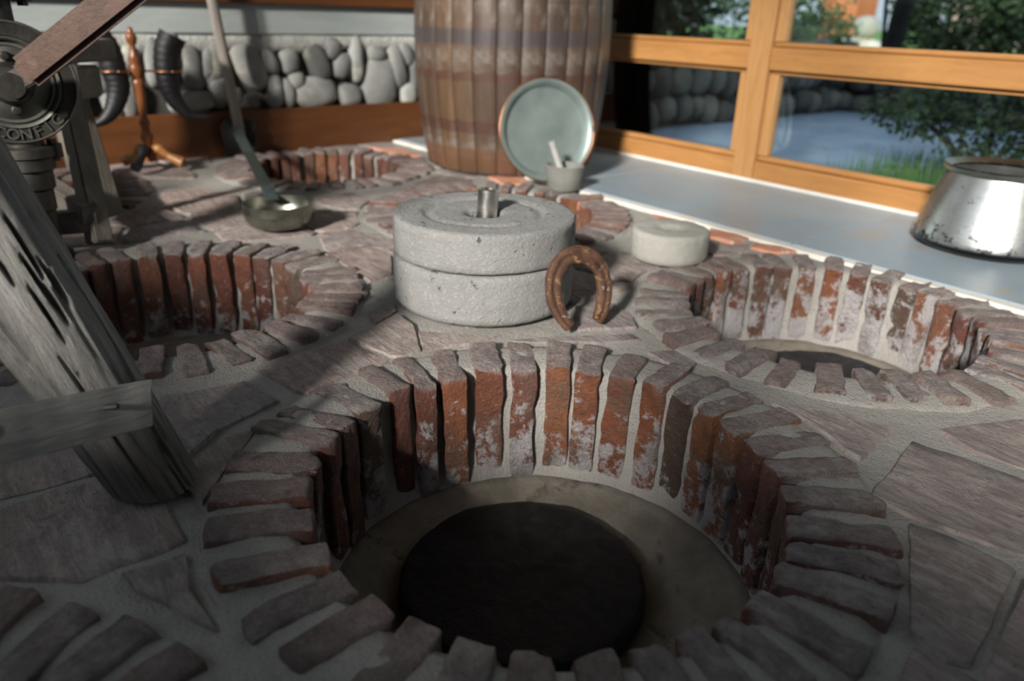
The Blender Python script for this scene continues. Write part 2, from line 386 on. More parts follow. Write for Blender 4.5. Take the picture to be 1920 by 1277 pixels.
# ------------------------------------------------------------------ the pits: where they lie
PITS = {'M': (-.602, .554, .2945, .405), 'R': (-.705, 1.392, .281, .390), 'L': (-1.524, .345, .277, .393), 'H': (-1.73, 1.34, .28, .388),
        'B': (-2.60, 1.21, .265, .385), 'T': (-2.62, .22, .27, .39), 'S': (-.459, -.268, .285, .388)}
TILE_Y, WALL_Y, WALL_X, NEAR_Y, BACK_X, CEIL_Z = 1.745, 2.37, -3.04, -1.5, 1.6, 2.95

# ------------------------------------------------------------------ floor
def mz(x, y): return -.0125 + .004 * N3((x, y, 0), 9) + .002 * N3((x, y, 3), 35)
bm = bmesh.new(); S = .02; nx = int((BACK_X - WALL_X + .02) / S); ny = int((TILE_Y - NEAR_Y) / S)
gv = {}
def gvert(i, j):
    if (i, j) not in gv:
        x, y = WALL_X - .02 + i * S, NEAR_Y + j * S; gv[i, j] = bm.verts.new((x, min(y, TILE_Y), mz(x, y)))
    return gv[i, j]
for i in range(nx):
    for j in range(ny + 1):
        x, y = WALL_X - .02 + (i + .5) * S, NEAR_Y + (j + .5) * S
        if any((x - c[0]) ** 2 + (y - c[1]) ** 2 < (c[3] - .035) ** 2 for c in PITS.values()): continue
        bm.faces.new((gvert(i, j), gvert(i + 1, j), gvert(i + 1, j + 1), gvert(i, j + 1)))
floor = struct('floor', bm, 'mortar', smooth=True)
# subsoil under everything, so that no light leaks in from below
boxo('ground', (-3.2, BACK_X + .1, NEAR_Y - .1, 2.43, -.6, -.33), 'mortar', kind='structure')
# slate tiles along the window
for a, b in ((-3.02, -2.83), (-2.826, -1.93), (-1.926, -1.032), (-1.028, -.13), (-.126, .77), (.774, BACK_X)):
    o = boxo('floor_tile', (a, b, TILE_Y + .018, WALL_Y + .01, -.03, .002), 'tile', floor, .002)
boxo('cement_edge', (-3.02, BACK_X, TILE_Y - .012, TILE_Y + .02, -.04, -.001), 'fillet', floor, .004)
boxo('tile_bed', (-3.04, BACK_X, TILE_Y + .01, WALL_Y + .06, -.3, -.028), 'mortar', floor, 0)

# flagstones, traced on the floor
def inpoly(p, poly):
    c = False; n = len(poly)
    for i in range(n):
        a, b = poly[i], poly[(i + 1) % n]
        if (a[1] > p[1]) != (b[1] > p[1]) and p[0] < (b[0] - a[0]) * (p[1] - a[1]) / (b[1] - a[1]) + a[0]: c = not c
    return c
def slab(poly, mat, top, seed, name='flagstone', thick=.03):
    area = sum(poly[i][0] * poly[(i + 1) % len(poly)][1] - poly[(i + 1) % len(poly)][0] * poly[i][1] for i in range(len(poly)))
    if area < 0: poly = poly[::-1]
    cx = sum(p[0] for p in poly) / len(poly); cy = sum(p[1] for p in poly) / len(poly)
    pts = []
    for i, a in enumerate(poly):
        b = poly[(i + 1) % len(poly)]; L = math.hypot(b[0] - a[0], b[1] - a[1]); k = max(1, int(L / .022))
        for j in range(k):
            t = j / k; x, y = a[0] + (b[0] - a[0]) * t, a[1] + (b[1] - a[1]) * t
            w = .005 * N3((x, y, seed), 30); dx, dy = x - cx, y - cy; l = math.hypot(dx, dy) or 1
            pts.append((x - cx + dx / l * w, y - cy + dy / l * w))
    bm = bmesh.new(); rings = []
    for s, z in ((1, -thick), (1, top - .004), (.965, top), (.66, top), (.33, top)):
        rings.append([bm.verts.new((x * s, y * s, z + (.0035 * N3((x * s + cx, y * s + cy, seed), 14) if z > -.02 else 0))) for x, y in pts])
    for A, B in zip(rings, rings[1:]):
        for k in range(len(pts)): bm.faces.new((A[k], A[(k + 1) % len(pts)], B[(k + 1) % len(pts)], B[k]))
    c = bm.verts.new((0, 0, top + .0015))
    for k in range(len(pts)): bm.faces.new((rings[-1][k], rings[-1][(k + 1) % len(pts)], c))
    o = fin(name, bm, mat, floor, True, 50); o.location = (cx, cy, 0); return o
FLAGS_PX = [
 [(-60,955),(0,939),(103,908),(200,884),(309,929),(350,998),(247,1042),(154,1076),(0,1071),(-60,1068)],
 [(224,1062),(345,1028),(358,1098),(404,1170),(259,1098)],
 [(-60,800),(60,790),(190,835),(195,872),(100,900),(-60,940)],
 [(300,735),(460,705),(522,742),(400,802),(345,848),(310,800)],
 [(350,860),(405,815),(482,792),(378,930),(345,905)],
 [(473,687),(553,657),(647,628),(731,665),(715,680),(667,688),(613,710),(577,728),(557,725)],
 [(652,626),(746,582),(775,601),(788,649),(758,661),(733,661)],
 [(792,649),(782,612),(860,618),(930,622),(905,632)],
 [(945,628),(1060,622),(1190,618),(1205,628),(1130,634),(1000,632)],
 [(1078,566),(1150,562),(1188,588),(1196,606),(1085,612)],
 [(690,577),(733,556),(745,574),(702,600)],
 [(606,468),(690,453),(736,470),(736,508),(694,520),(650,492)],
 [(1447,748),(1587,768),(1677,798),(1617,851),(1588,838),(1558,805),(1496,770)],
 [(1712,812),(1824,848),(1960,903),(1960,1045),(1803,988),(1700,951),(1632,917),(1669,869)],
 [(1708,968),(1752,982),(1913,1059),(1827,1238),(1777,1230),(1712,1180)],
 [(1760,795),(1960,772),(1960,880),(1824,835)],
 [(1717,1200),(1822,1252),(1868,1280),(1850,1340),(1700,1340),(1690,1262)],
 [(1928,1080),(2000,1110),(2000,1320),(1880,1280),(1850,1250)],
 [(1215,650),(1262,648),(1310,672),(1296,684),(1250,672)],
]
polys = [[tuple(gp(*q)[:2]) for q in P] for P in FLAGS_PX]
for k, P in enumerate(polys): slab(P, 'flag', -.0075 + .0015 * math.sin(k * 2.3), k)
EDGE_PX = [[(1332,424),(1412,441),(1378,452),(1326,440)], [(1416,450),(1496,467),(1452,470),(1408,459)], [(915,328),(975,326),(995,340),(945,343)],
           [(690,272),(762,278),(790,290),(740,287)], [(1085,366),(1150,380),(1120,386),(1080,376)], [(1225,398),(1300,416),(1240,415)]]
epolys = [[tuple(gp(*q)[:2]) for q in P] for P in EDGE_PX]
for k, P in enumerate(epolys): slab(P, 'edge', -.004, 60 + k, 'edging_brick')
polys += epolys
rs = random.Random(3); seeds = []
for i in range(26):
    for j in range(17):
        seeds.append((-3.0 + i * .185 + rs.uniform(-.05, .05), -1.42 + j * .19 + rs.uniform(-.05, .05)))
fk = 100
for sx_, sy_ in seeds:
    if sx_ > 1.2 or sy_ > 1.68 or any(math.hypot(sx_ - c[0], sy_ - c[1]) < c[3] + .03 for c in PITS.values()): continue
    if any(inpoly((sx_, sy_), P) or min(math.hypot(sx_ - q[0], sy_ - q[1]) for q in P) < .03 for P in polys): continue
    qx0, qy0 = prj((sx_, sy_, 0))
    if qy0 > 560 and -100 < qx0 < 2000 and (sx_ * -.776 + sy_ * .63) > 0: continue
    cell = [(sx_ - .3, sy_ - .3), (sx_ + .3, sy_ - .3), (sx_ + .3, sy_ + .3), (sx_ - .3, sy_ + .3)]
    for qx, qy in seeds:
        d = math.hypot(qx - sx_, qy - sy_)
        if d < 1e-9 or d > .6: continue
        mx_, my_ = (qx + sx_) / 2, (qy + sy_) / 2; nx_, ny_ = (qx - sx_) / d, (qy - sy_) / d; off = -.008; new = []
        for i in range(len(cell)):
            a, b = cell[i], cell[(i + 1) % len(cell)]
            da = (a[0] - mx_) * nx_ + (a[1] - my_) * ny_ - off; db = (b[0] - mx_) * nx_ + (b[1] - my_) * ny_ - off
            if da <= 0: new.append(a)
            if da * db < 0: t = da / (da - db); new.append((a[0] + (b[0] - a[0]) * t, a[1] + (b[1] - a[1]) * t))
        cell = new
        if len(cell) < 3: break
    if len(cell) < 3: continue
    pts = []
    for i, a in enumerate(cell):
        b = cell[(i + 1) % len(cell)]
        for j in range(4):
            t = j / 4; x, y = a[0] + (b[0] - a[0]) * t, a[1] + (b[1] - a[1]) * t
            ok = 1.0
            while ok > .05:
                X, Y = sx_ + (x - sx_) * ok, sy_ + (y - sy_) * ok
                if Y > 1.70 or any(math.hypot(X - c[0], Y - c[1]) < c[3] + .018 for c in PITS.values()) or any(inpoly((X, Y), P) or min(math.hypot(X - q[0], Y - q[1]) for q in P) < .012 for P in polys): ok -= .06
                else: break
            pts.append((sx_ + (x - sx_) * max(ok, .05), sy_ + (y - sy_) * max(ok, .05)))
    area = abs(sum(pts[i][0] * pts[(i + 1) % len(pts)][1] - pts[(i + 1) % len(pts)][0] * pts[i][1] for i in range(len(pts)))) / 2
    if area < .004: continue
    slab(pts, 'flag', -.0075 + .0015 * math.sin(fk), fk); fk += 1

# ------------------------------------------------------------------ brick pits
def brick_mesh(k, L=.108, Wd=.044, Hh=.2):
    rr = random.Random(k); me = bmesh.new(); gx = [0, .035, .13, .27, .42, .57, .72, .86, .965, 1]; gy = [0, .09, .3, .5, .7, .91, 1]; gz = [0, .02, .07, .15, .26, .38, .5, .62, .75, .88, 1]
    taper = rr.uniform(-.004, .004); chips = [(rr.choice((0, 1)), rr.choice((0, 1)), rr.uniform(-.1, 0) if i else -.0, rr.uniform(.008, .02)) for i in range(4)]
    vd = {}
    def V(i, j, q):
        key = (i, j, q)
        if key in vd: return vd[key]
        x, y, z = gx[i] * L, (gy[j] - .5) * (Wd + taper * (gx[i] - .5)), -gz[q] * Hh
        p = Vector((x, y, z)); r = .0042
        core = Vector((min(max(x, r), L - r), min(max(y, -Wd / 2 + r), Wd / 2 - r), min(z, -r)))
        d = p - core
        if d.length > r: p = core + d.normalized() * r
        for cx_, cy_, cz_, cr in chips:
            c = Vector((cx_ * L, (cy_ - .5) * Wd, cz_)); e = (p - c).length
            if e < cr: p += (core - p).normalized() * (cr - e) * .5 if (core - p).length > 1e-6 else Vector()
        n_ = Vector((N3(p, 80, k), N3(p, 80, k + 50), N3(p, 80, k + 99))) * .0022 + Vector((N3(p, 38, k), N3(p, 38, k + 50), N3(p, 38, k + 99))) * .0034 + Vector((N3(p, 12, k), N3(p, 12, k + 5), N3(p, 12, k + 9))) * .003
        vd[key] = me.verts.new(p + n_); return vd[key]
    I, J, Q = len(gx) - 1, len(gy) - 1, len(gz) - 1
    for i in range(I):
        for j in range(J): me.faces.new((V(i, j, 0), V(i + 1, j, 0), V(i + 1, j + 1, 0), V(i, j + 1, 0)))
    for q in range(Q):
        for j in range(J):
            for i in (0, I): me.faces.new((V(i, j, q), V(i, j + 1, q), V(i, j + 1, q + 1), V(i, j, q + 1)))
        for i in range(I):
            for j in (0, J): me.faces.new((V(i, j, q), V(i + 1, j, q), V(i + 1, j, q + 1), V(i, j, q + 1)))
    bmesh.ops.recalc_face_normals(me, faces=me.faces)
    m = bpy.data.meshes.new('brick'); me.to_mesh(m); me.free(); m.materials.append(M['brick'])
    m.polygons.foreach_set('use_smooth', [True] * len(m.polygons)); m.set_sharp_from_angle(angle=math.radians(38)); return m
BRICKS = [brick_mesh(k) for k in range(14)]
HUE = {0: .2, 1: .55, 2: .5, 3: .64, 4: .62, 5: .35, 6: .3, 7: .95, 8: .0, 9: .2, 10: .9, 11: .5, 26: .92, 27: .05, 28: .76, 29: .8, 30: .38, 31: .5, 32: .52, 33: .5, 34: .74, 25: .9, 24: .0}
I_PX = [(985,692),(917,692),(855,710),(802,723),(750,730),(697,763),(660,793),(627,820),(597,860),(587,913),(593,967),(620,1035),(660,1079),(723,1129),(800,1162),(893,1212),(1000,1222),(1110,1214),(1217,1210),(1293,1182),(1357,1159),(1413,1125),(1460,1075),(1473,1029),(1468,982),(1460,925),(1433,879),(1403,833),(1357,800),(1320,767),(1273,743),(1230,720),(1170,700),(1103,700),(1047,690)]
O_PX = {0:(972,639),1:(903,642),2:(827,655),3:(753,668),4:(683,690),5:(610,718),6:(533,760),7:(483,790),8:(430,863),9:(397,927),10:(388,990),11:(400,1082),12:(457,1172),13:(540,1239),20:(1517,1285),21:(1630,1245),22:(1680,1152),23:(1690,1072),24:(1677,1012),25:(1647,939),26:(1597,869),27:(1537,810),28:(1480,772),29:(1417,737),30:(1347,707),31:(1283,683),32:(1197,660),33:(1117,648),34:(1050,640)}
def pit_bed(root, r0, r1, depth, seed, flr=-.25):
    prof = [(r1 + .02, -.03), (r1 + .004, -.0115), (r1 - .02, -.006), ((r0 + r1) / 2, -.0045), (r0 + .028, -.006), (r0 + .016, -.014), (r0 + .015, -.06), (r0 + .014, -.12), (r0 + .010, depth + .02),
            (r0 - .004, depth - .008)]
    prof2 = [(r0 + .004, depth - .012), (r0 - .012, depth - .004), (r0 * .8, depth - .02), (r0 * .64, flr + .006), (r0 * .5, flr), (0, flr)]
    bm = bmesh.new()
    def jt(p):
        return p + Vector((p.x, p.y, 0)).normalized() * .004 * N3(p, 18, seed) + Vector((0, 0, .0035 * N3(p, 22, seed + 4) + .0015 * N3(p, 70, seed)))
    lathe(bm, prof_fine(prof, .012), 120, jit=jt); fin('mortar_bed', bm, 'mortar', root, True)
    bm = bmesh.new(); lathe(bm, prof_fine(prof2, .012), 120, jit=jt); fin('pit_floor', bm, 'sand', root, True)
def pit(key, label, n=34, phase=0.0, flr=-.25, depth=-.195):
    cx, cy, r0, r1 = PITS[key]; root = thing('brick_pit', label, 'brick pit', (cx, cy, 0), 0, 'brick lined wine pits'); rr = random.Random(hash(key) % 97 if False else ord(key))
    pit_bed(root, r0, r1, depth, ord(key), flr)
    items = []
    if key == 'M':
        for k, q in enumerate(I_PX):
            p = gp(*q); a = math.atan2(p.y - cy, p.x - cx); L = .108; da = rr.uniform(-.03, .03)
            if k in O_PX:
                o = gp(*O_PX[k]); L = min(max(math.hypot(o.x - p.x, o.y - p.y), .09), .135); da = math.atan2(o.y - p.y, o.x - p.x) - a
            da = max(-.22, min(.22, (da + PI) % (2 * PI) - PI)); ri = math.hypot(p.x - cx, p.y - cy); items.append((a, da, k, r0 + max(-.008, min(.004, (ri - r0) * .55)), L))
    else:
        for k in range(n): items.append((phase + 2 * PI * k / n + rr.uniform(-.022, .022), rr.uniform(-.07, .07), k, r0 + rr.uniform(-.009, .004), r1 - r0 + rr.uniform(-.008, .008)))
    items.sort()
    for k, (a, da, k0, ri, L) in enumerate(items):
        o = bpy.data.objects.new('brick', BRICKS[(k * 5 + ord(key)) % len(BRICKS)]); COL.objects.link(o); o.parent = root
        o.location = (ri * math.cos(a), ri * math.sin(a), rr.uniform(-.003, .005))
        o.rotation_euler = (rr.uniform(-.03, .03), rr.uniform(-.03, .02), a + da)
        gp_ = [abs((items[(k + e) % len(items)][0] - a + PI) % (2 * PI) - PI) for e in (-1, 1)]; gap = min(gp_) * ri
        o.scale = (L / .108, max(.72, min(rr.uniform(.90, 1.08), gap * .84 / .044)), rr.uniform(.94, 1.03))
        hue = HUE.get(k0, rr.random()) if key == 'M' else rr.random(); o.color = ({'M': .50, 'R': .60, 'L': .48, 'B': .44}.get(key, .46), hue, 0, 1)
    return root
pit('M', 'brick-ringed pit holding the whole black stone lid, in front of the millstone')
pit('R', 'brick-ringed pit beside the grey tile strip, near the wide metal cauldron', phase=.05, flr=-.216, depth=-.175)
pit('L', 'brick-ringed pit behind the leaning grey log', phase=.03)
pit('H', 'brick-ringed pit mostly hidden behind the grey millstone')
pit('B', 'brick-ringed pit near the barrel and the stone wall, behind the ladle bowl')
pit('T', 'brick-ringed pit under the wooden stand of the iron pump')
pit('S', 'brick-ringed pit beside the flagstones below the log, only its rim showing')
def lid(cx, cy, r, z, label):
    bm = bmesh.new()
    def jt(p):
        a = math.atan2(p.y, p.x); k = 1 + .025 * N3((math.cos(a), math.sin(a), cx), 2.2) + .008 * N3((math.cos(a), math.sin(a), cx), 9)
        return Vector((p.x * k, p.y * k, p.z + (.003 * N3(p, 18) + .0015 * N3(p, 60) if p.z > .02 else 0)))
    lathe(bm, [(0, 0), (r * .97, 0), (r, .012), (r, .03), (r * .965, .04)] + [(r * q / 14, .042 + .002 * (1 - q / 14)) for q in range(13, 0, -1)] + [(0, .044)], 96, jit=jt)
    o = fin('stone_disc', bm, 'lid', None, True, 45); o.location = (cx, cy, z); return tag(o, label, 'stone disc', 'black stone lids in the pits')
lid(-.655, .563, .176, -.246, 'round black stone lid lying whole in view inside the pit before the millstone')
lid(-.70, 1.44, .172, -.212, 'black stone lid mostly hidden in the pit beside the grey tiles')

# ------------------------------------------------------------------ left wall: beam, river stones, cement ledge, beam, glazing above
YL0, YL1 = NEAR_Y, WALL_Y + .06
bm = bmesh.new(); box(bm, WALL_X - .25, WALL_X - .045, YL0, YL1, -.1, .44); wall_left = struct('wall_left', bm, 'joint')
bm = bmesh.new(); box(bm, WALL_X - .02, WALL_X + .012, YL0, YL1 - .06, -.03, .155, .004); struct('trim_1', bm, 'beam')
bm = bmesh.new(); box(bm, WALL_X - .02, WALL_X + .012, YL0, YL1 - .06, .538, .68, .004); struct('trim_2', bm, 'beam')
boxo('cement_ledge', (WALL_X - .25, WALL_X - .012, YL0, YL1, .43, .545), 'plaster', wall_left, .006)
bm = bmesh.new(); nn = 150
rows = []
for q, (dx, z) in enumerate(((-.05, .36), (-.02, .372), (-.014, .40), (-.02, .43), (-.04, .436))):
    rows.append([bm.verts.new((WALL_X + dx + .008 * N3((k * .026, z * 6, q), 3.0), YL0 + (YL1 - YL0) * k / nn, z + (.028 * N3((k * .026, 0, 0), 7) if q < 2 else 0))) for k in range(nn + 1)])
for a, b in zip(rows, rows[1:]):
    for k in range(nn): bm.faces.new((a[k], a[k + 1], b[k + 1], b[k]))
fin('rough_plaster', bm, 'rough', wall_left, True)
def pebble(name, c, rx, ry, rz, rot, mat, parent, seed, ax='X', sub=3):
    bm = bmesh.new(); bmesh.ops.create_icosphere(bm, subdivisions=sub, radius=1)
    for v in bm.verts:
        n_ = v.co.copy(); k = 1 + .16 * N3(n_, 1.3, seed) + .05 * N3(n_, 3.5, seed + 3)
        p = n_ * k; p = Vector([math.copysign(abs(t) ** .85, t) for t in p]); v.co = Vector((p.x * rx, p.y * ry, p.z * rz))
    bmesh.ops.rotate(bm, verts=bm.verts, cent=(0, 0, 0), matrix=Matrix.Rotation(rot, 3, ax))
    o = fin(name, bm, mat, parent, True); o.location = c; return o
ST = [(45,470,65,130,8),(130,650,95,110,-15),(350,490,100,180,-28),(490,450,60,100,-25),(540,690,62,125,0),(640,450,70,90,0),(850,460,82,135,-25),(970,365,62,75,10),(1035,490,68,85,20),(1140,440,52,160,0),
      (1290,405,78,55,20),(1450,500,62,140,-15),(1515,400,45,85,-30),(830,690,165,105,0),(1095,710,85,75,0),(1320,620,125,165,8),(1535,705,60,70,0),(330,765,100,60,10),(635,700,45,100,-10),(1570,570,32,120,0),(700,600,60,60,0),(240,720,55,70,0)]
ST = [(380 + a / 3.99, b / 3.99, c / 3.99, d / 3.99, e) for a, b, c, d, e in ST]
ST += [(a / 2.66, b / 2.66, c / 2.66, d / 2.66, e) for a, b, c, d, e in ((955,330,52,125,-8),(1060,320,48,120,5),(760,300,50,130,5),(470,380,70,110,-15),(640,490,55,110,10),(950,510,115,55,-5),(1085,450,55,90,10),(560,520,50,90,-15),(850,250,55,90,0),(640,290,50,80,0),(380,480,60,110,10),(300,340,70,100,0),(200,480,70,120,-10),(120,350,80,100,10),(40,500,80,110,0))]
sk = 0
for a, b, c, d, e in ST:
    p = onx(a, b, WALL_X - .035); q = onx(a + 10, b, WALL_X - .035); k = math.hypot(q.y - p.y, q.z - p.z) / 10
    pebble('stone', p, .035, c * k * 1.06, d * k * 1.06, math.radians(-e), 'river', wall_left, sk, sub=3); sk += 1
rs = random.Random(5); ymin = onx(0, 200, WALL_X).y - .02
for row in range(3):
    y = NEAR_Y + .05
    while y < ymin:
        w = rs.uniform(.03, .055); pebble('stone', (WALL_X - .035, y + w, .19 + row * .075 + rs.uniform(-.01, .01)), .035, w, rs.uniform(.034, .045), rs.uniform(-.4, .4), 'river', wall_left, sk, sub=2); sk += 1; y += 2 * w + .006
for row in range(3):
    y = 1.9
    while y < WALL_Y - .05:
        w = rs.uniform(.03, .05); pebble('stone', (WALL_X - .035, y + w, .19 + row * .075), .035, w, .04, rs.uniform(-.4, .4), 'river', wall_left, sk, sub=2); sk += 1; y += 2 * w + .006
# glazing above the left wall
def glaze_y(name, y0, y1):
    w = bpy.data.objects.new(name, None); COL.objects.link(w); w['kind'] = 'structure'
    for a, b, c, d in ((y0, y0 + .06, .68, CEIL_Z), (y1 - .06, y1, .68, CEIL_Z), (y0 + .06, y1 - .06, 1.5, 1.57), (y0 + .06, y1 - .06, CEIL_Z - .1, CEIL_Z)):
        boxo('window_frame', (WALL_X - .06, WALL_X, a, b, c, d), 'pine_z', w)
    boxo('pane', (WALL_X - .034, WALL_X - .03, y0 + .05, y1 - .05, .67, 1.51), 'glass', w, 0); boxo('pane', (WALL_X - .034, WALL_X - .03, y0 + .05, y1 - .05, 1.56, CEIL_Z - .09), 'glass', w, 0)
for k in range(3): glaze_y('window_%d' % (k + 3), -1.2 + k * 1.2, -1.2 + (k + 1) * 1.2)

# ------------------------------------------------------------------ window wall
def sash(name, x0, x1, bead_l):
    w = bpy.data.objects.new(name, None); COL.objects.link(w); w['kind'] = 'structure'
    def b(nm, d, mt='pine_x', bv=.004): return boxo(nm, d, mt, w, bv)
    b('bottom_rail', (x0, x1, WALL_Y, WALL_Y + .07, 0, .072)); b('glazing_bead', (x0, x1, WALL_Y + .012, WALL_Y + .05, .072, .092), bv=.008)
    b('glazing_bead', (x0, x1, WALL_Y + .018, WALL_Y + .05, .364, .378)); b('middle_rail', (x0, x1, WALL_Y, WALL_Y + .07, .378, .45)); b('glazing_bead', (x0, x1, WALL_Y + .01, WALL_Y + .05, .45, .467), bv=.008)
    b('top_rail', (x0, x1, WALL_Y, WALL_Y + .07, CEIL_Z - .12, CEIL_Z)); b('middle_rail', (x0, x1, WALL_Y, WALL_Y + .07, 1.55, 1.63))
    for xx, s in ((x0, 1), (x1, -1)):
        for za, zb in ((.092, .364), (.467, 1.55), (1.63, CEIL_Z - .12)):
            if bead_l or s < 0: b('stile_bead', (min(xx, xx + s * .036), max(xx, xx + s * .036), WALL_Y + .012, WALL_Y + .05, za, zb), 'pine_z')
    for za, zb in ((.08, .37), (.46, 1.56), (1.62, CEIL_Z - .1)): b('pane', (x0 + .005, x1 - .005, WALL_Y + .032, WALL_Y + .036, za, zb), 'glass', 0)
sash('window_1', -2.80, -1.668, True); sash('window_2', -1.585, -.30, True); sash('window_7', -.217, 1.07, True)
for k, (a, b) in enumerate(((-1.668, -1.585), (-.30, -.217), (1.07, 1.155), (-3.06, -2.80))):
    bm = bmesh.new(); box(bm, a, b, WALL_Y - .006, WALL_Y + .08, 0, CEIL_Z, .004); struct('trim_%d' % (k + 3), bm, 'pine_z')
bm = bmesh.new(); box(bm, -3.0, BACK_X, WALL_Y - .012, WALL_Y + .002, -.004, .012, .005); struct('baseboard_right', bm, 'fillet')
bm = bmesh.new(); box(bm, 1.155, BACK_X, WALL_Y, WALL_Y + .2, -.3, CEIL_Z); struct('wall_right', bm, 'wallp')
# near wall with its long opening, wall behind the camera, ceiling
bm = bmesh.new(); box(bm, WALL_X - .25, BACK_X + .2, NEAR_Y - .2, NEAR_Y, -.3, 1.0); wn = struct('wall_near', bm, 'wallp')
boxo('added_shade_section', (.62, BACK_X, NEAR_Y - .2, NEAR_Y, 1.0, 1.30), 'wallp', wn, 0)  # unseen, added on top of the wall to shade the right foreground
bm = bmesh.new(); box(bm, WALL_X - .25, BACK_X + .2, NEAR_Y - .2, NEAR_Y, 2.85, CEIL_Z); struct('trim_8', bm, 'pine_x')
for k, (a, b) in enumerate(((.54, .62), (-1.62, -1.54), (-3.29, -3.04))):
    bm = bmesh.new(); box(bm, a, b, NEAR_Y - .16, NEAR_Y - .04, 1.0, 2.85, .004); struct('trim_%d' % (k + 9), bm, 'pine_z')
bm = bmesh.new(); box(bm, BACK_X, BACK_X + .2, NEAR_Y - .2, WALL_Y + .2, -.3, CEIL_Z); struct('wall_behind', bm, 'wallp')
bm = bmesh.new(); box(bm, WALL_X - .5, BACK_X + .3, NEAR_Y - .35, WALL_Y + .3, CEIL_Z, CEIL_Z + .1); struct('ceiling', bm, 'ceil')

# ------------------------------------------------------------------ barrel
bc = Vector((-2.36, 1.875, 0)); BH = .92
def br(z): u = (z - BH / 2) / (BH / 2); return .36 - .046 * u * u
barrel = thing('barrel', 'old brown oak barrel with dark hoop stains, standing in the corner on the tiles', 'barrel', bc)
NS = 27; bm = bmesh.new(); K = 14; rows = []
for i in range(K + 1):
    z = BH * i / K; r = br(z); hw = PI / NS * .972
    rows.append([bm.verts.new(((r + dr) * math.cos(t), (r + dr) * math.sin(t), z)) for t, dr in ((-hw, -.028), (-hw, -.004), (-hw * .85, 0), (-hw * .3, .0015), (hw * .3, .0015), (hw * .85, 0), (hw, -.004), (hw, -.028))])
for a, b in zip(rows, rows[1:]):
    for k in range(8): bm.faces.new((a[k], a[(k + 1) % 8], b[(k + 1) % 8], b[k]))
bm.faces.new(rows[0][::-1]); bm.faces.new(rows[-1])
s0 = fin('stave', bm, 'barrel', barrel, True, 40)
for k in range(1, NS):
    o = s0.copy(); COL.objects.link(o); o.rotation_euler.z = 2 * PI * k / NS
for z0 in (.03, BH - .06):
    bm = bmesh.new(); lathe(bm, [(0, z0), (br(z0) - .025, z0), (br(z0) - .025, z0 + .03), (0, z0 + .03)], 40); fin('barrel_head', bm, 'barrel', barrel)

# ------------------------------------------------------------------ tray leaning on the barrel
TR = .168; pb = Vector((-1.952, 1.716, .004)); tocam = Vector((-pb.x, -pb.y, 0)).normalized()
toc = Vector((.936, -.352, 0))
tray = thing('metal_tray', 'round greenish-grey tinned metal tray leaning upright against the barrel', 'tray', pb)
tilt = math.radians(12); nrm = (toc * math.cos(tilt) + Vector((0, 0, math.sin(tilt)))).normalized()
upv = (Vector((0, 0, 1)) - nrm * nrm.z).normalized(); sv = upv.cross(nrm)
R3 = Matrix((sv, upv, nrm)).transposed().to_4x4(); mt = Matrix.Translation(upv * (TR + .001)) @ R3
bm = bmesh.new(); lathe(bm, [(0, .001), (.06, .001), (.13, .0015), (.140, .004), (.152, .022), (.160, .026), (TR, .026), (TR, .023), (.160, .0225), (.154, .018), (.142, 0), (.13, -.002), (0, -.002)], 72, mtx=mt)
fin('dish', bm, 'tray', tray, True, 40)
bm = bmesh.new(); tube(bm, [mt @ Vector((TR * math.cos(a), TR * math.sin(a), .0245)) for a in [2 * PI * k / 72 for k in range(73)]], [.0028] * 73, 8); fin('rolled_rim', bm, 'copper', tray, True)
# ------------------------------------------------------------------ cup and pestle
cc = Vector((-1.838, 1.692, 0))
def onj(s, amp, f): return lambda p: p + Vector((p.x, p.y, 0)).normalized() * amp * N3(p, f, s) + Vector((0, 0, amp * .6 * N3(p, f, s + 7))) if p.xy.length > 1e-6 else p
bm = bmesh.new(); lathe(bm, [(0, .001), (.046, .001), (.052, .006), (.058, .045), (.064, .074), (.066, .08), (.060, .083), (.053, .078), (.046, .03), (.03, .02), (0, .018)], 48, jit=onj(3, .0018, 30))
mo = fin('stone_mortar', bm, 'cup', None, True, 50); mo.location = cc; tag(mo, 'small grey stone mortar cup standing in front of the round metal tray', 'mortar')
bm = bmesh.new(); A_, B_ = Vector((.018, .012, .022)), Vector((-.022, -.052, .148))
A_ = Vector((-.004, .008, .024)); top = at(1034, 266, (cc + Vector((0, 0, .14)) - Vector((0, 0, CAMH))).length) - cc
pp, pr_ = smoothpts([A_, A_.lerp(top, .35), A_.lerp(top, .8), top], [.014, .011, .0105, .012], 4); tube(bm, pp, pr_, 14)
pe = fin('pestle', bm, 'pestle', None, True, 50); pe.location = cc; tag(pe, 'pale stone pestle standing in the small grey mortar', 'pestle')

# ------------------------------------------------------------------ quern
qc = Vector((-1.172, .872, 0))
def qj(seed, r):
    def f(p):
        k = Vector((p.x, p.y, 0)); d = k.normalized() if k.length > 1e-6 else Vector()
        return p + d * (.0018 * N3(p, 9, seed) + .0016 * N3(p, 75, seed)) + Vector((0, 0, .0012 * N3(p, 16, seed + 2) + .0012 * N3(p, 80, seed)))
    return f
bm = bmesh.new(); lathe(bm, prof_fine([(0, 0), (.168, 0), (.178, .01), (.180, .05), (.179, .092), (.174, .099), (0, .099)]), 128, jit=qj(1, .18))
lo = fin('lower_millstone', bm, 'quern', None, True, 60); lo.location = qc - Vector((0, 0, .004)); tag(lo, 'lower pitted grey stone of the hand mill, lying on the flagstones', 'millstone')
bm = bmesh.new(); lathe(bm, prof_fine([(.036, 0), (.174, 0), (.1785, .005), (.179, .04), (.1785, .069), (.175, .0745), (.150, .075), (.124, .075), (.117, .070), (.108, .068), (.102, .073), (.06, .0735), (.04, .071), (.036, .066), (.036, 0)]), 128, jit=qj(2, .18))
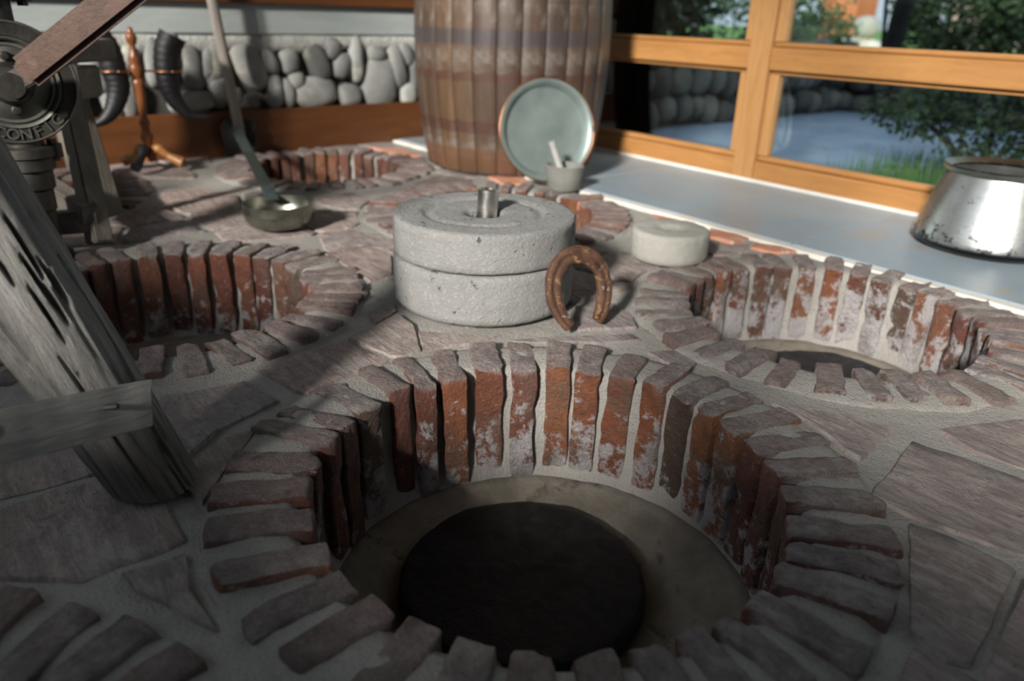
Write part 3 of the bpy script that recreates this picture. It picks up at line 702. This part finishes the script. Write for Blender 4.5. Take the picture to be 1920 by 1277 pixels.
bmesh.ops.remove_doubles(bm, verts=bm.verts, dist=1e-5)
up_ = fin('upper_millstone', bm, 'quern', None, True, 60); up_.location = qc + Vector((0, 0, .0985)); tag(up_, 'upper grey stone of the hand mill with a round eye on top', 'millstone')
bm = bmesh.new(); t0 = Vector((-1.178, .876, .097)); t1 = at(917, 352, (Vector((-1.175, .89, .21)) - Vector((0, 0, CAMH))).length)
ax_ = (t1 - t0); t1 = t0 + ax_.normalized() * .118
def pipe(bm, p0, p1, r, ri, n=24):
    t = (p1 - p0).normalized(); q = t.to_track_quat('Z', 'Y').to_matrix().to_4x4(); L = (p1 - p0).length
    lathe(bm, [(ri, 0), (r, 0), (r, L - .002), (r - .002, L), (ri, L), (ri, 0)], n, mtx=q)
pipe(bm, t0, t1, .021, .016); po = fin('steel_tube', bm, 'steel', None, True, 40); po.location = t0; tag(po, 'short bright steel tube standing in the eye of the millstone', 'tube')

# ------------------------------------------------------------------ horseshoe
p1, p2 = gp(1066, 620), gp(1121, 609); mid = (p1 + p2) / 2; sx_ = (p2 - p1).normalized()
bk = Vector((0, 0, 1)).cross(sx_)
if bk.dot(Vector((qc.x, qc.y, 0)) - mid) < 0: bk = -bk
lean = math.radians(19); uy = (bk * math.sin(lean) + Vector((0, 0, math.cos(lean)))).normalized()
sh2 = [(-.030, .004), (-.043, .024), (-.054, .055), (-.055, .085), (-.045, .115), (-.022, .137), (.004, .142), (.030, .134), (.049, .112), (.057, .083), (.054, .052), (.044, .024), (.031, .006)]
pts, rd = smoothpts([sx_ * a + uy * b * .93 for a, b in sh2], [.010, .0115, .0125, .013, .0135, .014, .0145, .014, .0135, .013, .0125, .0115, .010], 5)
nn_ = sx_.cross(uy).normalized()
bm = bmesh.new(); tube(bm, pts, rd, 12, 1, .62, up=None, jit=lambda q, i, a: q + Vector((N3(q, 60), N3(q, 60, 3), N3(q, 60, 6))) * .0016)
bm.free(); bm = bmesh.new(); rings = []
for i, p in enumerate(pts):
    t = (pts[min(i + 1, len(pts) - 1)] - pts[max(i - 1, 0)]).normalized(); s_ = nn_.cross(t).normalized(); ring = []
    for u, v in ((-1, -.35), (-.7, -.62), (.6, -.62), (1, -.4), (1, .4), (.7, .6), (.35, .6), (.2, .5), (-.05, .5), (-.2, .6), (-.7, .6), (-1, .3)):
        q = p + s_ * u * rd[i] * 1.12 + nn_ * v * rd[i] * .95; ring.append(bm.verts.new(q + Vector((N3(q, 55), N3(q, 55, 3), N3(q, 55, 6))) * .0018))
    rings.append(ring)
for a, b in zip(rings, rings[1:]):
    for k in range(12): bm.faces.new((a[k], a[(k + 1) % 12], b[(k + 1) % 12], b[k]))
bm.faces.new(rings[0][::-1]); bm.faces.new(rings[-1])
hs = fin('horseshoe', bm, 'shoe', None, True, 45); hs.location = (mid.x, mid.y, .003); tag(hs, 'rusty iron horseshoe leaning against the side of the millstone', 'horseshoe')

# ------------------------------------------------------------------ small hollowed stone
bm = bmesh.new(); lathe(bm, prof_fine([(0, 0), (.084, 0), (.092, .008), (.094, .04), (.0925, .068), (.087, .0725), (.038, .0725), (.030, .069), (.024, .067), (0, .066)], .009), 80, jit=qj(9, .09))
so = fin('hollowed_stone', bm, 'soft', None, True, 60); so.location = (-1.143, 1.41, -.004); tag(so, 'small pale round stone block with a hollow on top, between millstone and tiles', 'stone block')

# ------------------------------------------------------------------ cauldron
pc = Vector((-.722, 2.178, .002)); cauld = thing('cauldron', 'wide silvery tinned cauldron with spotted sides, standing on the grey tiles', 'cauldron', pc)
bm = bmesh.new(); lathe(bm, prof_fine([(0, 0), (.13, 0), (.158, .004), (.174, .014), (.180, .028), (.179, .036), (.165, .085), (.150, .135), (.137, .175), (.131, .19), (.129, .196), (.126, .196), (.128, .188), (.146, .135), (.161, .085), (.174, .036), (.15, .012), (0, .008)], .012), 80)
fin('body', bm, 'pot', cauld, True, 40)
bm = bmesh.new(); lathe(bm, [(.126, .192), (.130, .190), (.143, .202), (.146, .207), (.142, .210), (.132, .204), (.124, .198), (.126, .192)], 80); bmesh.ops.remove_doubles(bm, verts=bm.verts, dist=1e-5)
fin('flared_rim', bm, 'bowl', cauld, True, 50)
# ------------------------------------------------------------------ ladle
lc = Vector((-1.9, .742, -.002)); ladle = thing('ladle', 'long-handled tarnished metal ladle, its shallow bowl resting on the paving', 'ladle', lc)
bm = bmesh.new(); lathe(bm, [(0, 0), (.055, .001), (.075, .008), (.087, .024), (.090, .045), (.0885, .062), (.089, .064), (.0865, .064), (.087, .045), (.083, .025), (.072, .011), (.05, .005), (0, .004)], 64); fin('bowl', bm, 'bowl', ladle, True, 50)
h0 = at(512, 374, (lc + Vector((-.06, -.03, .06)) - Vector((0, 0, CAMH))).length) ; hw_ = onx(441, 238, -2.955)
bm = bmesh.new(); bar(bm, h0 - lc, hw_ - lc, .034, .007, bev=.002); fin('handle', bm, 'patina', ladle)
# ------------------------------------------------------------------ shovel
sb = gp(455, 290); sb.x = -2.985; shovel = thing('shovel', 'shovel with pale wooden shaft and black blade leaning on the stone wall', 'shovel', (sb.x, sb.y, 0))
bm = bmesh.new(); rows = []
for i in range(7):
    z = .003 + .125 * i / 6; w = .066 - .012 * (1 - i / 6) ** 2 - (.02 if i == 6 else 0)
    rows.append([bm.verts.new((.012 * (u / .066) ** 2 - .012 + d, u, z)) for d, sgn in ((0, 1), (.004, -1)) for u in [sgn * w * q / 4 for q in range(-4, 5)]])
for a, b in zip(rows, rows[1:]):
    for k in range(18): bm.faces.new((a[k], a[(k + 1) % 18], b[(k + 1) % 18], b[k]))
bm.faces.new(rows[0][::-1]); bm.faces.new(rows[-1]); fin('blade', bm, 'blade', shovel, True, 50)
a0 = onx(450, 248, -2.975) - Vector((sb.x, sb.y, 0)); a1 = onx(393, -20, -2.965) - Vector((sb.x, sb.y, 0)); a2 = a0 + (a1 - a0) * 2.0
bm = bmesh.new(); tube(bm, [a0 - (a1 - a0) * .06, a0, a1, a2], [.018, .019, .0195, .018], 14, jit=lambda q, i, a: q + Vector((0, N3(q, 20), 0)) * .002); fin('shaft', bm, 'stick', shovel, True, 50)

# ------------------------------------------------------------------ drinking-horn stand
hb = Vector((-2.87, .68, 0)); hs_ = thing('horn_stand', 'turned reddish wooden stand with wire rings and three curled feet', 'horn stand', hb)
bm = bmesh.new(); Hs = .44
lathe(bm, [(0, .022), (.02, .022), (.021, .05), (.016, .06), (.014, .085), (.020, .098), (.0205, .11), (.014, .122), (.013, .14), (.019, .152), (.012, .165), (.013, .20), (.018, .25), (.019, .275), (.0205, .29), (.014, .296), (.0205, .305), (.021, .318), (.022, .335),
    (.016, .345), (.0215, .355), (.012, .372), (.010, .395), (.0095, .402), (.015, .408), (.018, .422), (.015, .436), (.009, .441), (.010, .447), (.006, .455), (0, .457)], 28); fin('column', bm, 'turned', hs_, True, 60)
dv = Vector((hb.x, hb.y, 0)).normalized(); rt = Vector((-dv.y, dv.x, 0)) * -1
if rt.dot(Vector((.63, .776, 0))) < 0: rt = -rt
for px_, py_, mt_ in ((236, 314, 'foot'), (345, 316, 'foot'), (256, 326, 'horn')):  # front foot gets the near-black horn colour in place of its shadow
    e = gp(px_, py_) - hb; e.z = 0; d = e.normalized(); L = max(.09, min(e.length, .13))
    pts, rd = smoothpts([d * .012 + Vector((0, 0, .055)), d * (L * .30) + Vector((0, 0, .066)), d * (L * .58) + Vector((0, 0, .042)), d * (L * .8) + Vector((0, 0, .03)), d * L + Vector((0, 0, .02))], [.013, .018, .012, .017, .019], 5)
    bm = bmesh.new(); tube(bm, pts, rd, 12); fin('foot', bm, mt_, hs_, True, 60)
dst = (hb + Vector((0, 0, .33)) - Vector((0, 0, CAMH))).length
def hp(px_, py_, dd=0): return at(px_, py_, dst + dd)
ringc = []
for s, pxc in ((-1, 214), (1, 314)):
    c = hp(pxc, 133) - hb; ringc.append(c); bm = bmesh.new(); rr_ = .046
    tube(bm, [c + Vector((rr_ * math.cos(2 * PI * k / 32), rr_ * math.sin(2 * PI * k / 32), 0)) for k in range(33)], [.0036] * 33, 8)
    tube(bm, [Vector((0, 0, c.z)), c * 1 + (Vector((0, 0, c.z)) - c).normalized() * rr_], [.0036, .0036], 8); fin('wire_ring', bm, 'copper', hs_, True)
def horn(pxs, rads, label, base, rim=True):
    P = [hp(*q) - base for q in pxs]; pts, rd = smoothpts(P, rads, 8); bm = bmesh.new()
    rr2 = [r * (1 + .035 * math.sin(i * 2.3)) if i < len(rd) * .75 else r for i, r in enumerate(rd)]
    tube(bm, pts, rr2, 20); o = fin('drinking_horn', bm, 'horn', None, True, 60); o.location = base; return tag(o, label, 'horn', 'black drinking horns on the stand')
horn([(178, 62), (200, 92), (213, 130), (222, 165), (214, 200), (196, 224), (170, 236)], [.040, .042, .040, .036, .028, .018, .006], 'black ridged drinking horn beside the iron pump, its tip curling towards the pump', hb)
horn([(324, 66), (314, 95), (313, 132), (318, 165), (333, 195), (358, 216), (392, 219)], [.044, .043, .040, .034, .026, .016, .005], 'black ridged drinking horn beside the shovel, its tip curling towards the shovel', hb)

# ------------------------------------------------------------------ pump stand
sA = gp(190, 466); stand = thing('wooden_stand', 'old grey wooden trestle stand carrying the iron pump', 'stand', (sA.x, sA.y, 0)); O_ = Vector((sA.x, sA.y, 0))
tA = at(122, 150, 2.10)
legs = [(sA, tA, .046, .045), (gp(212, 412), at(128, 150, 2.24), .05, .045), (gp(152, 326), at(98, 150, 2.75), .055, .05), (Vector((-2.05, -.28, 0)), Vector((-2.18, -.10, tA.z)), .058, .05)]
for p, q, w, h in legs:
    d = (q - p).normalized(); p2 = p + d * .012; bm = bmesh.new(); bar(bm, p2 - O_, q + d * .03 - O_, w, h, up=Vector((.9, .3, 0)), bev=.004); fin('leg', bm, 'oldw', stand)
bm = bmesh.new(); bar(bm, at(92, 158, 2.12) - O_, at(152, 150, 2.3) - O_, .10, .075, bev=.005); fin('block', bm, 'oldx', stand)
bm = bmesh.new(); bar(bm, at(60, 100, 2.16) - O_, at(200, 92, 2.28) - O_, .07, .05, bev=.004); fin('top_beam', bm, 'oldx', stand)
bm = bmesh.new(); bar(bm, at(170, 405, 2.0) - O_, at(10, 300, 2.35) - O_, .045, .05, bev=.004); fin('brace', bm, 'oldx', stand)
bm = bmesh.new(); bar(bm, at(186, 412, 2.02) - O_, Vector((-2.06, -.25, .07)) - O_, .04, .05, bev=.004); fin('stretcher', bm, 'oldx', stand)
bm = bmesh.new(); bar(bm, legs[1][0] + Vector((0, 0, .05)) - O_, legs[2][0] + Vector((0, 0, .05)) - O_, .04, .045, bev=.004); fin('stretcher', bm, 'oldx', stand)

# ------------------------------------------------------------------ hand pump
dc = at(20, 155, 1.90); rz = math.atan2(-dc.y, -dc.x) ; base = Vector((dc.x, dc.y, 0)); zc = dc.z
pump = thing('hand_pump', 'black cast-iron hand pump with round lettered housing and brown lever', 'pump', base, rz)
T = Matrix.Translation((0, 0, zc))
bm = bmesh.new(); lathe(bm, [(0, -.06), (.10, -.06), (.116, -.05), (.119, -.02), (.119, .012), (.114, .018), (.090, .018), (.086, .013), (.0, .013)], 64, 'X', T); fin('housing', bm, 'iron', pump, True, 35)
bm = bmesh.new(); lathe(bm, [(.080, .012), (.082, .020), (.086, .022), (.088, .018)], 64, 'X', T); lathe(bm, [(.070, .012), (.072, .017), (.076, .017), (.078, .012)], 64, 'X', T); lathe(bm, [(.113, .017), (.115, .021), (.118, .018)], 64, 'X', T); fin('rim_bead', bm, 'ironl', pump, True, 60)
bm = bmesh.new(); lathe(bm, [(0, .0135), (.070, .0145), (.070, .012)], 48, 'X', T); fin('cover_plate', bm, 'ironl', pump, True)
bm = bmesh.new(); lathe(bm, [(.042, .012), (.040, .03), (.032, .04), (.014, .042), (.014, .056), (.010, .06), (0, .06)], 32, 'X', T); fin('hub', bm, 'iron', pump, True, 40)
bm = bmesh.new(); lathe(bm, [(.012, .058), (.012, .064), (.006, .066), (.004, .064), (0, .064)], 6, 'X', T); fin('hub_nut', bm, 'steel', pump)
for ang, rr_, sz in ((-52, .101, .010), (52, .101, .010), (128, .101, .010), (-128, .101, .010), (180, .052, .010), (0, .052, .009)):
    a = math.radians(ang); bm = bmesh.new(); lathe(bm, [(sz, 0), (sz, .008), (sz * .7, .011), (0, .0115)], 10, 'X', Matrix.Translation((.014, rr_ * math.sin(a), zc + rr_ * math.cos(a)))); fin('bolt', bm, 'iron', pump)
def flange(z, up):
    bm = bmesh.new(); d = 1 if up else -1
    lathe(bm, prof_fine([(0, -.012), (.05, -.012), (.055, -.008), (.055, .010), (.05, .013), (0, .013)], .02), 36, 'Z', Matrix.Translation((-.02, 0, z))); fin('flange', bm, 'iron', pump, True, 40)
    for s in (-1, 1):
        bm = bmesh.new(); lathe(bm, [(0, -.022), (.011, -.022), (.011, .024), (0, .024)], 6, 'Z', Matrix.Translation((-.02, .05 * s, z))); lathe(bm, [(0, -.014), (.018, -.014), (.018, .014), (0, .014)], 16, 'Z', Matrix.Translation((-.02, .05 * s, z))); fin('flange_bolt', bm, 'iron', pump)
flange(zc + .165, True); flange(zc - .14, False)
bm = bmesh.new(); cyl(bm, (-.02, 0, zc + .1), (-.02, 0, zc + .16), .03, n=24); cyl(bm, (-.02, 0, zc + .17), (-.02, 0, zc + .23), .034, .028, 24); cyl(bm, (-.02, 0, zc + .23), (-.02, 0, zc + .5), .02, n=24); fin('upper_pipe', bm, 'iron', pump, True, 40)
bm = bmesh.new(); lathe(bm, [(0, zc - .10), (.036, zc - .10), (.036, zc - .145), (.050, zc - .15), (.050, zc - .175), (.042, zc - .18), (.042, zc - .215), (.036, zc - .22), (.036, zc - .262), (.032, zc - .266), (.030, .02), (.05, .014), (.05, 0), (0, 0)], 32, 'Z', Matrix.Translation((-.02, 0, 0))); fin('lower_pipe', bm, 'iron', pump, True, 40)
# lever
inv = Matrix.Rotation(-rz, 4, 'Z') @ Matrix.Translation(-base)
l0 = inv @ at(42, 141, 1.80); l1 = inv @ at(236, -14, 1.72); l2 = l0 + (l1 - l0) * 1.35
bm = bmesh.new(); bar(bm, l0, l2, .030, .062, up=Vector((0, 0, 1)), bev=.011); fin('lever_grip', bm, 'lever', pump, True, 50)
bm = bmesh.new(); bar(bm, Vector((.05, 0, zc)), l0 + (l1 - l0) * .35 + Vector((-.02, .01, -.012)), .02, .04, bev=.003); cyl(bm, (.03, 0, zc), (.075, 0, zc), .024, n=20); fin('lever_arm', bm, 'iron', pump)
# raised lettering
def glyphs(txt, a0, da, flip):
    for k, ch in enumerate(txt):
        cu = bpy.data.curves.new('glyph', 'FONT'); cu.body = ch; cu.size = .03; cu.extrude = .0025; cu.align_x = 'CENTER'; cu.align_y = 'CENTER'
        o = bpy.data.objects.new('glyph', cu); COL.objects.link(o); dg = bpy.context.evaluated_depsgraph_get(); me = bpy.data.meshes.new_from_object(o.evaluated_get(dg))
        a = math.radians(a0 + da * k); p = Vector((.019, .1 * math.sin(a), zc + .1 * math.cos(a)))
        face = Matrix(((0, 0, 1, 0), (1, 0, 0, 0), (0, 1, 0, 0), (0, 0, 0, 1)))
        m_ = Matrix.Translation(p) @ Matrix.Rotation(-a + (PI if flip else 0), 4, 'X') @ face; me.transform(m_); link('cast_letter', me, 'ironl', pump)
        bpy.data.objects.remove(o); bpy.data.curves.remove(cu)
glyphs('LINUZ', -62, 13, False); glyphs('CONFIG', 202, -13, True)

# ------------------------------------------------------------------ leaning log with a nailed board
lb = Vector((-.862, .150, 0)); lt = at(-60, 385, .95); axis = (lt - lb).normalized(); lt2 = lb + axis * .78
logt = thing('timber_prop', 'weathered grey log leaning over the flagstones with a board nailed across', 'log', lb)
q = axis.to_track_quat('Z', 'Y'); LOGL = .78
bm = bmesh.new(); n, K = 110, 150; rings = []
for i in range(K + 1):
    s = i / K * LOGL; ring = []
    for k in range(n):
        a = 2 * PI * k / n; r = .047 + .013 * min(s / .4, 1)
        u = Vector((math.cos(a), math.sin(a), 0))
        r *= 1 + .10 * N3((u.x, u.y, s * 3), 1.1, 2)
        g = N3((u.x * 5, u.y * 5, s * 2.2), 1.0, 8); gk = min(1, .25 + s / .25); r -= .011 * gk * max(0, 1 - abs(g) * 16); g2 = N3((u.x * 9, u.y * 9, s * 3.1), 1.0, 18); r -= .004 * max(0, 1 - abs(g2) * 18) * max(0, N3((u.x * 3, u.y * 3, s * 6), 1, 31) + .2); r += .0022 * N3((u.x * 9, u.y * 9, s * 7), 1.6, 4)
        kx = math.exp(-((s - .26) / .035) ** 2); r += .014 * kx * max(0, u.dot(Vector((-.2, -.95, 0)).normalized())) * (1 + .8 * N3((u.x * 4, u.y * 4, s * 30), 1, 1))
        kx = math.exp(-((s - .46) / .05) ** 2); r += .016 * kx * max(0, u.dot(Vector((.5, -.8, 0)).normalized())) * (1 + .9 * N3((u.x * 4, u.y * 4, s * 26), 1, 5))
        p = q @ Vector((u.x * r, u.y * r, s))
        if i == 0: # the cut foot lies flat-ish on the paving
            p = p - axis * ((p.z - .001) / axis.z) if p.z > -.2 else p
        ring.append(bm.verts.new(p))
    rings.append(ring)
zmin = [v.co.copy() for v in rings[0]]
for i in range(1, 10):
    for k in range(n):
        if rings[i][k].co.z < .004: rings[i][k].co = zmin[k] + axis * (.0006 * i)
for a, b in zip(rings, rings[1:]):
    for k in range(n): bm.faces.new((a[k], a[(k + 1) % n], b[(k + 1) % n], b[k]))
bm.faces.new(rings[0][::-1]); bm.faces.new(rings[-1])
bmesh.ops.transform(bm, matrix=q.inverted().to_matrix().to_4x4(), verts=bm.verts)
lo_ = fin('log', bm, 'log', logt, True, 60); lo_.rotation_euler = q.to_euler()
b1 = at(272, 757, .915); b0 = at(-170, 858, .80)
d = (b1 - b0).normalized(); view = (b1 - Vector((0, 0, CAMH))).normalized(); upb = Vector((0, 0, 1)); 
nb = d.cross(upb).normalized()
if nb.dot(view) > 0: nb = -nb
upb = (Vector((0, 0, 1)) * .93 - nb * .36).normalized(); upb = (upb - d * upb.dot(d)).normalized(); nb = d.cross(upb).normalized()
if nb.dot(view) > 0: nb = -nb
bm = bmesh.new(); L = (b1 - b0).length; NX, NYY = 40, 8; hh, tt = .025, .011
grid = {}
def bp(i, s, j):
    # s: around the section
    return None
sec = [(-1, -1), (-.5, -1.0), (0, -1), (.5, -1), (1, -1), (1, 0), (1, 1), (0, 1), (-1, 1), (-1, 0)]
rings = []
for i in range(NX + 1):
    x = L * i / NX; ring = []
    for u, v in sec:
        lp = Vector((x - L, v * tt * (1 if abs(u) < 1 else .9), u * hh)); lp += Vector((0, .0012 * N3(lp, 40), .0022 * N3(Vector((x, u, v)), 12)))
        if i == NX: lp.x += .006 * u + .003 * N3(lp, 60)
        ring.append(bm.verts.new(lp))
    rings.append(ring)
for a, b in zip(rings, rings[1:]):
    for k in range(10): bm.faces.new((a[k], a[(k + 1) % 10], b[(k + 1) % 10], b[k]))
bm.faces.new(rings[0][::-1]); bm.faces.new(rings[-1])
bo = fin('board', bm, 'board', logt, True, 40)
RM = Matrix((d, -nb, upb)).transposed().to_4x4(); bo.matrix_local = Matrix.Translation(b1 - lb) @ RM
bm = bmesh.new(); cyl(bm, (-.055, -.006, .006), (-.049, -.024, .004), .0032, n=10); fin('nail', bm, 'iron', bo)
bm = bmesh.new(); lathe(bm, [(.0075, .0), (.0065, .0018), (.0045, .0006), (0, .0004)], 16, 'Y', Matrix.Translation((-.165, -.0105, .006)) @ Matrix.Rotation(PI, 4, 'X')); fin('dark_hole_disc', bm, 'iron', bo, True)  # flush dark disc, its colour stands in for the shade of a hole

# ------------------------------------------------------------------ outdoors
def plain(name, dims, mat): 
    bm = bmesh.new(); box(bm, *dims); return struct(name, bm, mat)
plain('terrace', (-14, 9, WALL_Y + .08, 7.2, -.4, -.10), 'paving')
plain('lawn', (-40, 22, 7.2, 60, -.4, .12), 'lawn')
plain('yard', (-40, 22, -40, NEAR_Y - .3, -.6, -.2), 'paving')
plain('side_yard', (-40, WALL_X - .4, NEAR_Y - .3, 7.2, -.6, -.2), 'lawn')
# retaining wall of stones
rw = thing('retaining_wall', 'low dark dry-stone garden wall beyond the terrace', 'stone wall', (-4, 5.9, -.1)); rs = random.Random(11)
bm = bmesh.new(); box(bm, -3.2, 6.0, .06, .34, 0, .36); fin('core', bm, 'joint', rw)
row_z = 0
for row in range(3):
    x = -3.2; h = (.14, .13, .11)[row]
    while x < 5.9:
        w = rs.uniform(.10, .26); pebble('stone', (x + w / 2, .06, row_z + h / 2 + rs.uniform(-.02, .02)), w / 2, .09, h / 2 * rs.uniform(.8, 1.2), rs.uniform(-.1, .1), 'stone', rw, int(x * 50) + row, 'Y', 2); x += w
    row_z += h
sw = thing('side_stone_wall', 'dark dry-stone wall running out from the house beside the barrel', 'stone wall', (-3.2, 2.6, -.1))
bm = bmesh.new(); box(bm, -.3, -.04, 0, 3.2, 0, .50); fin('core', bm, 'joint', sw)
row_z = 0
for row in range(3):
    y = 0; h = (.18, .18, .16)[row]
    while y < 3.2:
        w = rs.uniform(.09, .2); pebble('stone', (-.03, y + w / 2, row_z + h / 2 + rs.uniform(-.03, .03)), .08, w / 2, h / 2 * rs.uniform(.75, 1.2), rs.uniform(-.15, .15), 'stone', sw, int(y * 50) + row + 300, 'X', 2); y += w
    row_z += h
def foliage(name, label, cat, base, crown, n, leaf, mat, trunk=None, seed=1, group=None, droop=0):
    rr = random.Random(seed); th = thing(name, label, cat, base, 0, group); vs_, fs = [], []
    blobs = [(Vector(c), Vector(r)) for c, r in crown]; wt = [b[1].x * b[1].y + b[1].z * b[1].x for b in blobs]
    for i in range(n):
        c, r = rr.choices(blobs, wt)[0]
        u = Vector((rr.gauss(0, 1), rr.gauss(0, 1), rr.gauss(0, 1))).normalized() * rr.uniform(.45, 1.05); p = c + Vector((u.x * r.x, u.y * r.y, u.z * r.z))
        if p.z < .01: continue
        a = Vector((rr.gauss(0, 1), rr.gauss(0, 1), rr.gauss(0, .6) - droop)).normalized(); b = a.cross(Vector((rr.gauss(0, 1), rr.gauss(0, 1), rr.gauss(0, 1)))).normalized()
        l = leaf * rr.uniform(.6, 1.3); k = len(vs_)
        vs_ += [p, p + a * l * .5 + b * l * .28, p + a * l, p + a * l * .5 - b * l * .28]; fs.append((k, k + 1, k + 2, k + 3))
    me = bpy.data.meshes.new('foliage'); me.from_pydata(vs_, [], fs); link('foliage', me, mat, th)
    bm = bmesh.new()
    if trunk: tube(bm, [(0, 0, -.05), (trunk[2], 0, trunk[1] * .5), (trunk[2] * 1.5, 0, trunk[1])], [trunk[0], trunk[0] * .85, trunk[0] * .6], 12)
    for c, r in blobs: tube(bm, [(0, 0, 0), (c.x * .5, c.y * .5, c.z * .6), tuple(c)], [.02, .014, .006], 6)
    fin('stem', bm, 'bark', th, True); return th
def gpo(px_, py_, z): p = gp(px_, py_, z); return (p.x, p.y, z)
tb = ony(1672, 60, 6.6)
foliage('garden_tree', 'tree with dark straight trunk standing on the lawn beyond the window', 'tree', (tb.x, 6.6, .0), [((.2, 0, 3.4), (1.3, 1.2, 1.0)), ((-.6, .2, 3.0), (.8, .8, .6))], 2600, .13, 'leafm', (.075, 3.4, .12), 4)
foliage('leafy_shrub', 'dense green shrub above the stone wall outside, beside the barrel', 'shrub', (-4.2, 4.0, -.2), [((0, -.6, 1.0), (.5, .8, .8)), ((0, .4, .95), (.5, .8, .8))], 13000, .085, 'leafd', None, 5)
foliage('pale_shrub', 'paler green shrub behind the stone wall outside the window', 'shrub', (-5.2, 7.4, .1), [((0, 0, 1.0), (1.1, .8, .9))], 4000, .08, 'leafm', None, 15)
p = ony(1860, 250, 3.62); foliage('dark_bush', 'dark bush with drooping branches close outside the window, behind the cauldron', 'bush', (p.x, 3.62, -.1), [((0, 0, .33), (.40, .22, .20)), ((-.33, 0, .27), (.26, .15, .11)), ((.35, .1, .4), (.4, .25, .25)), ((.1, 0, .12), (.3, .15, .12))], 4200, .035, 'leafd', None, 6, droop=.5)
p = ony(1790, 30, 7.6); foliage('garden_shrub', 'rounded green shrub on the lawn behind the tree trunk', 'shrub', (p.x, 7.7, .12), [((0, 0, .5), (.6, .5, .45)), ((.9, .1, .55), (.7, .5, .5))], 8000, .08, 'leafd', None, 8)
p = ony(1540, 40, 9.5); foliage('light_shrub', 'small bright green shrub on the lawn before the ochre building', 'shrub', (p.x, 9.5, .12), [((0, 0, .3), (.5, .4, .3))], 1500, .07, 'leafm', None, 9)
# grass by the window
rr = random.Random(21); vs_, fs = [], []; g0 = ony(1580, 305, 2.8).x
for i in range(9000):
    x = rr.uniform(g0, .4); y = rr.uniform(2.5, 3.25) ; h = rr.uniform(.08, .24) * min(1, (x - g0) / .15 + .35); a = rr.uniform(0, PI); dx, dy = .003 * math.cos(a), .003 * math.sin(a); k = len(vs_); l = rr.uniform(-.03, .03); m_ = rr.uniform(-.03, .03)
    vs_ += [(x - dx, y - dy, -.1), (x + dx, y + dy, -.1), (x + l, y + m_, -.1 + h)]; fs.append((k, k + 1, k + 2))
me = bpy.data.meshes.new('grass'); me.from_pydata(vs_, [], fs); o = link('grass', me, 'grass'); tag(o, 'strip of uncut green grass outside the window', 'grass'); o['kind'] = 'stuff'
# far buildings
def house(name, label, cpx, y, w, h, mat):
    c = ony(cpx, 20, y); th = thing(name, label, 'building', (c.x, y, .12)); bm = bmesh.new(); box(bm, -w / 2, w / 2, 0, .8, 0, h); fin('wall', bm, mat, th)
    for k in range(3):
        x = -w / 2 + w * (k + .5) / 3; f = boxo('window', (x - w * .09, x + w * .09, -.04, .03, .9, 1.9), 'white', th); boxo('pane', (x - w * .07, x + w * .07, -.05, -.035, .97, 1.83), 'dark', f, 0)
    bm = bmesh.new(); bar(bm, (-w / 2 - .2, .4, h + .1), (w / 2 + .2, .4, h + .1), 1.4, .2); fin('roof', bm, 'ochre', th)
house('ochre_house', 'ochre red building far across the lawn', 1572, 16, .8, 3, 'ochre'); house('pink_house', 'pale pink building far across the lawn behind the shrub', 1990, 18, 4.0, 3.2, 'pink')
p = ony(1608, 55, 10.5); pb_ = thing('boulder_pile', 'pale rounded garden boulders on the lawn before the ochre building', 'boulders', (p.x, 10.5, .12))
for k, (x, z, r) in enumerate(((0, .1, .22), (.25, .1, .16), (-.25, .08, .15), (.12, .38, .17))): pebble('boulder', (x, 0, z), r, r, r * .8, 0, 'white', pb_, k + 70, 'X', 2)
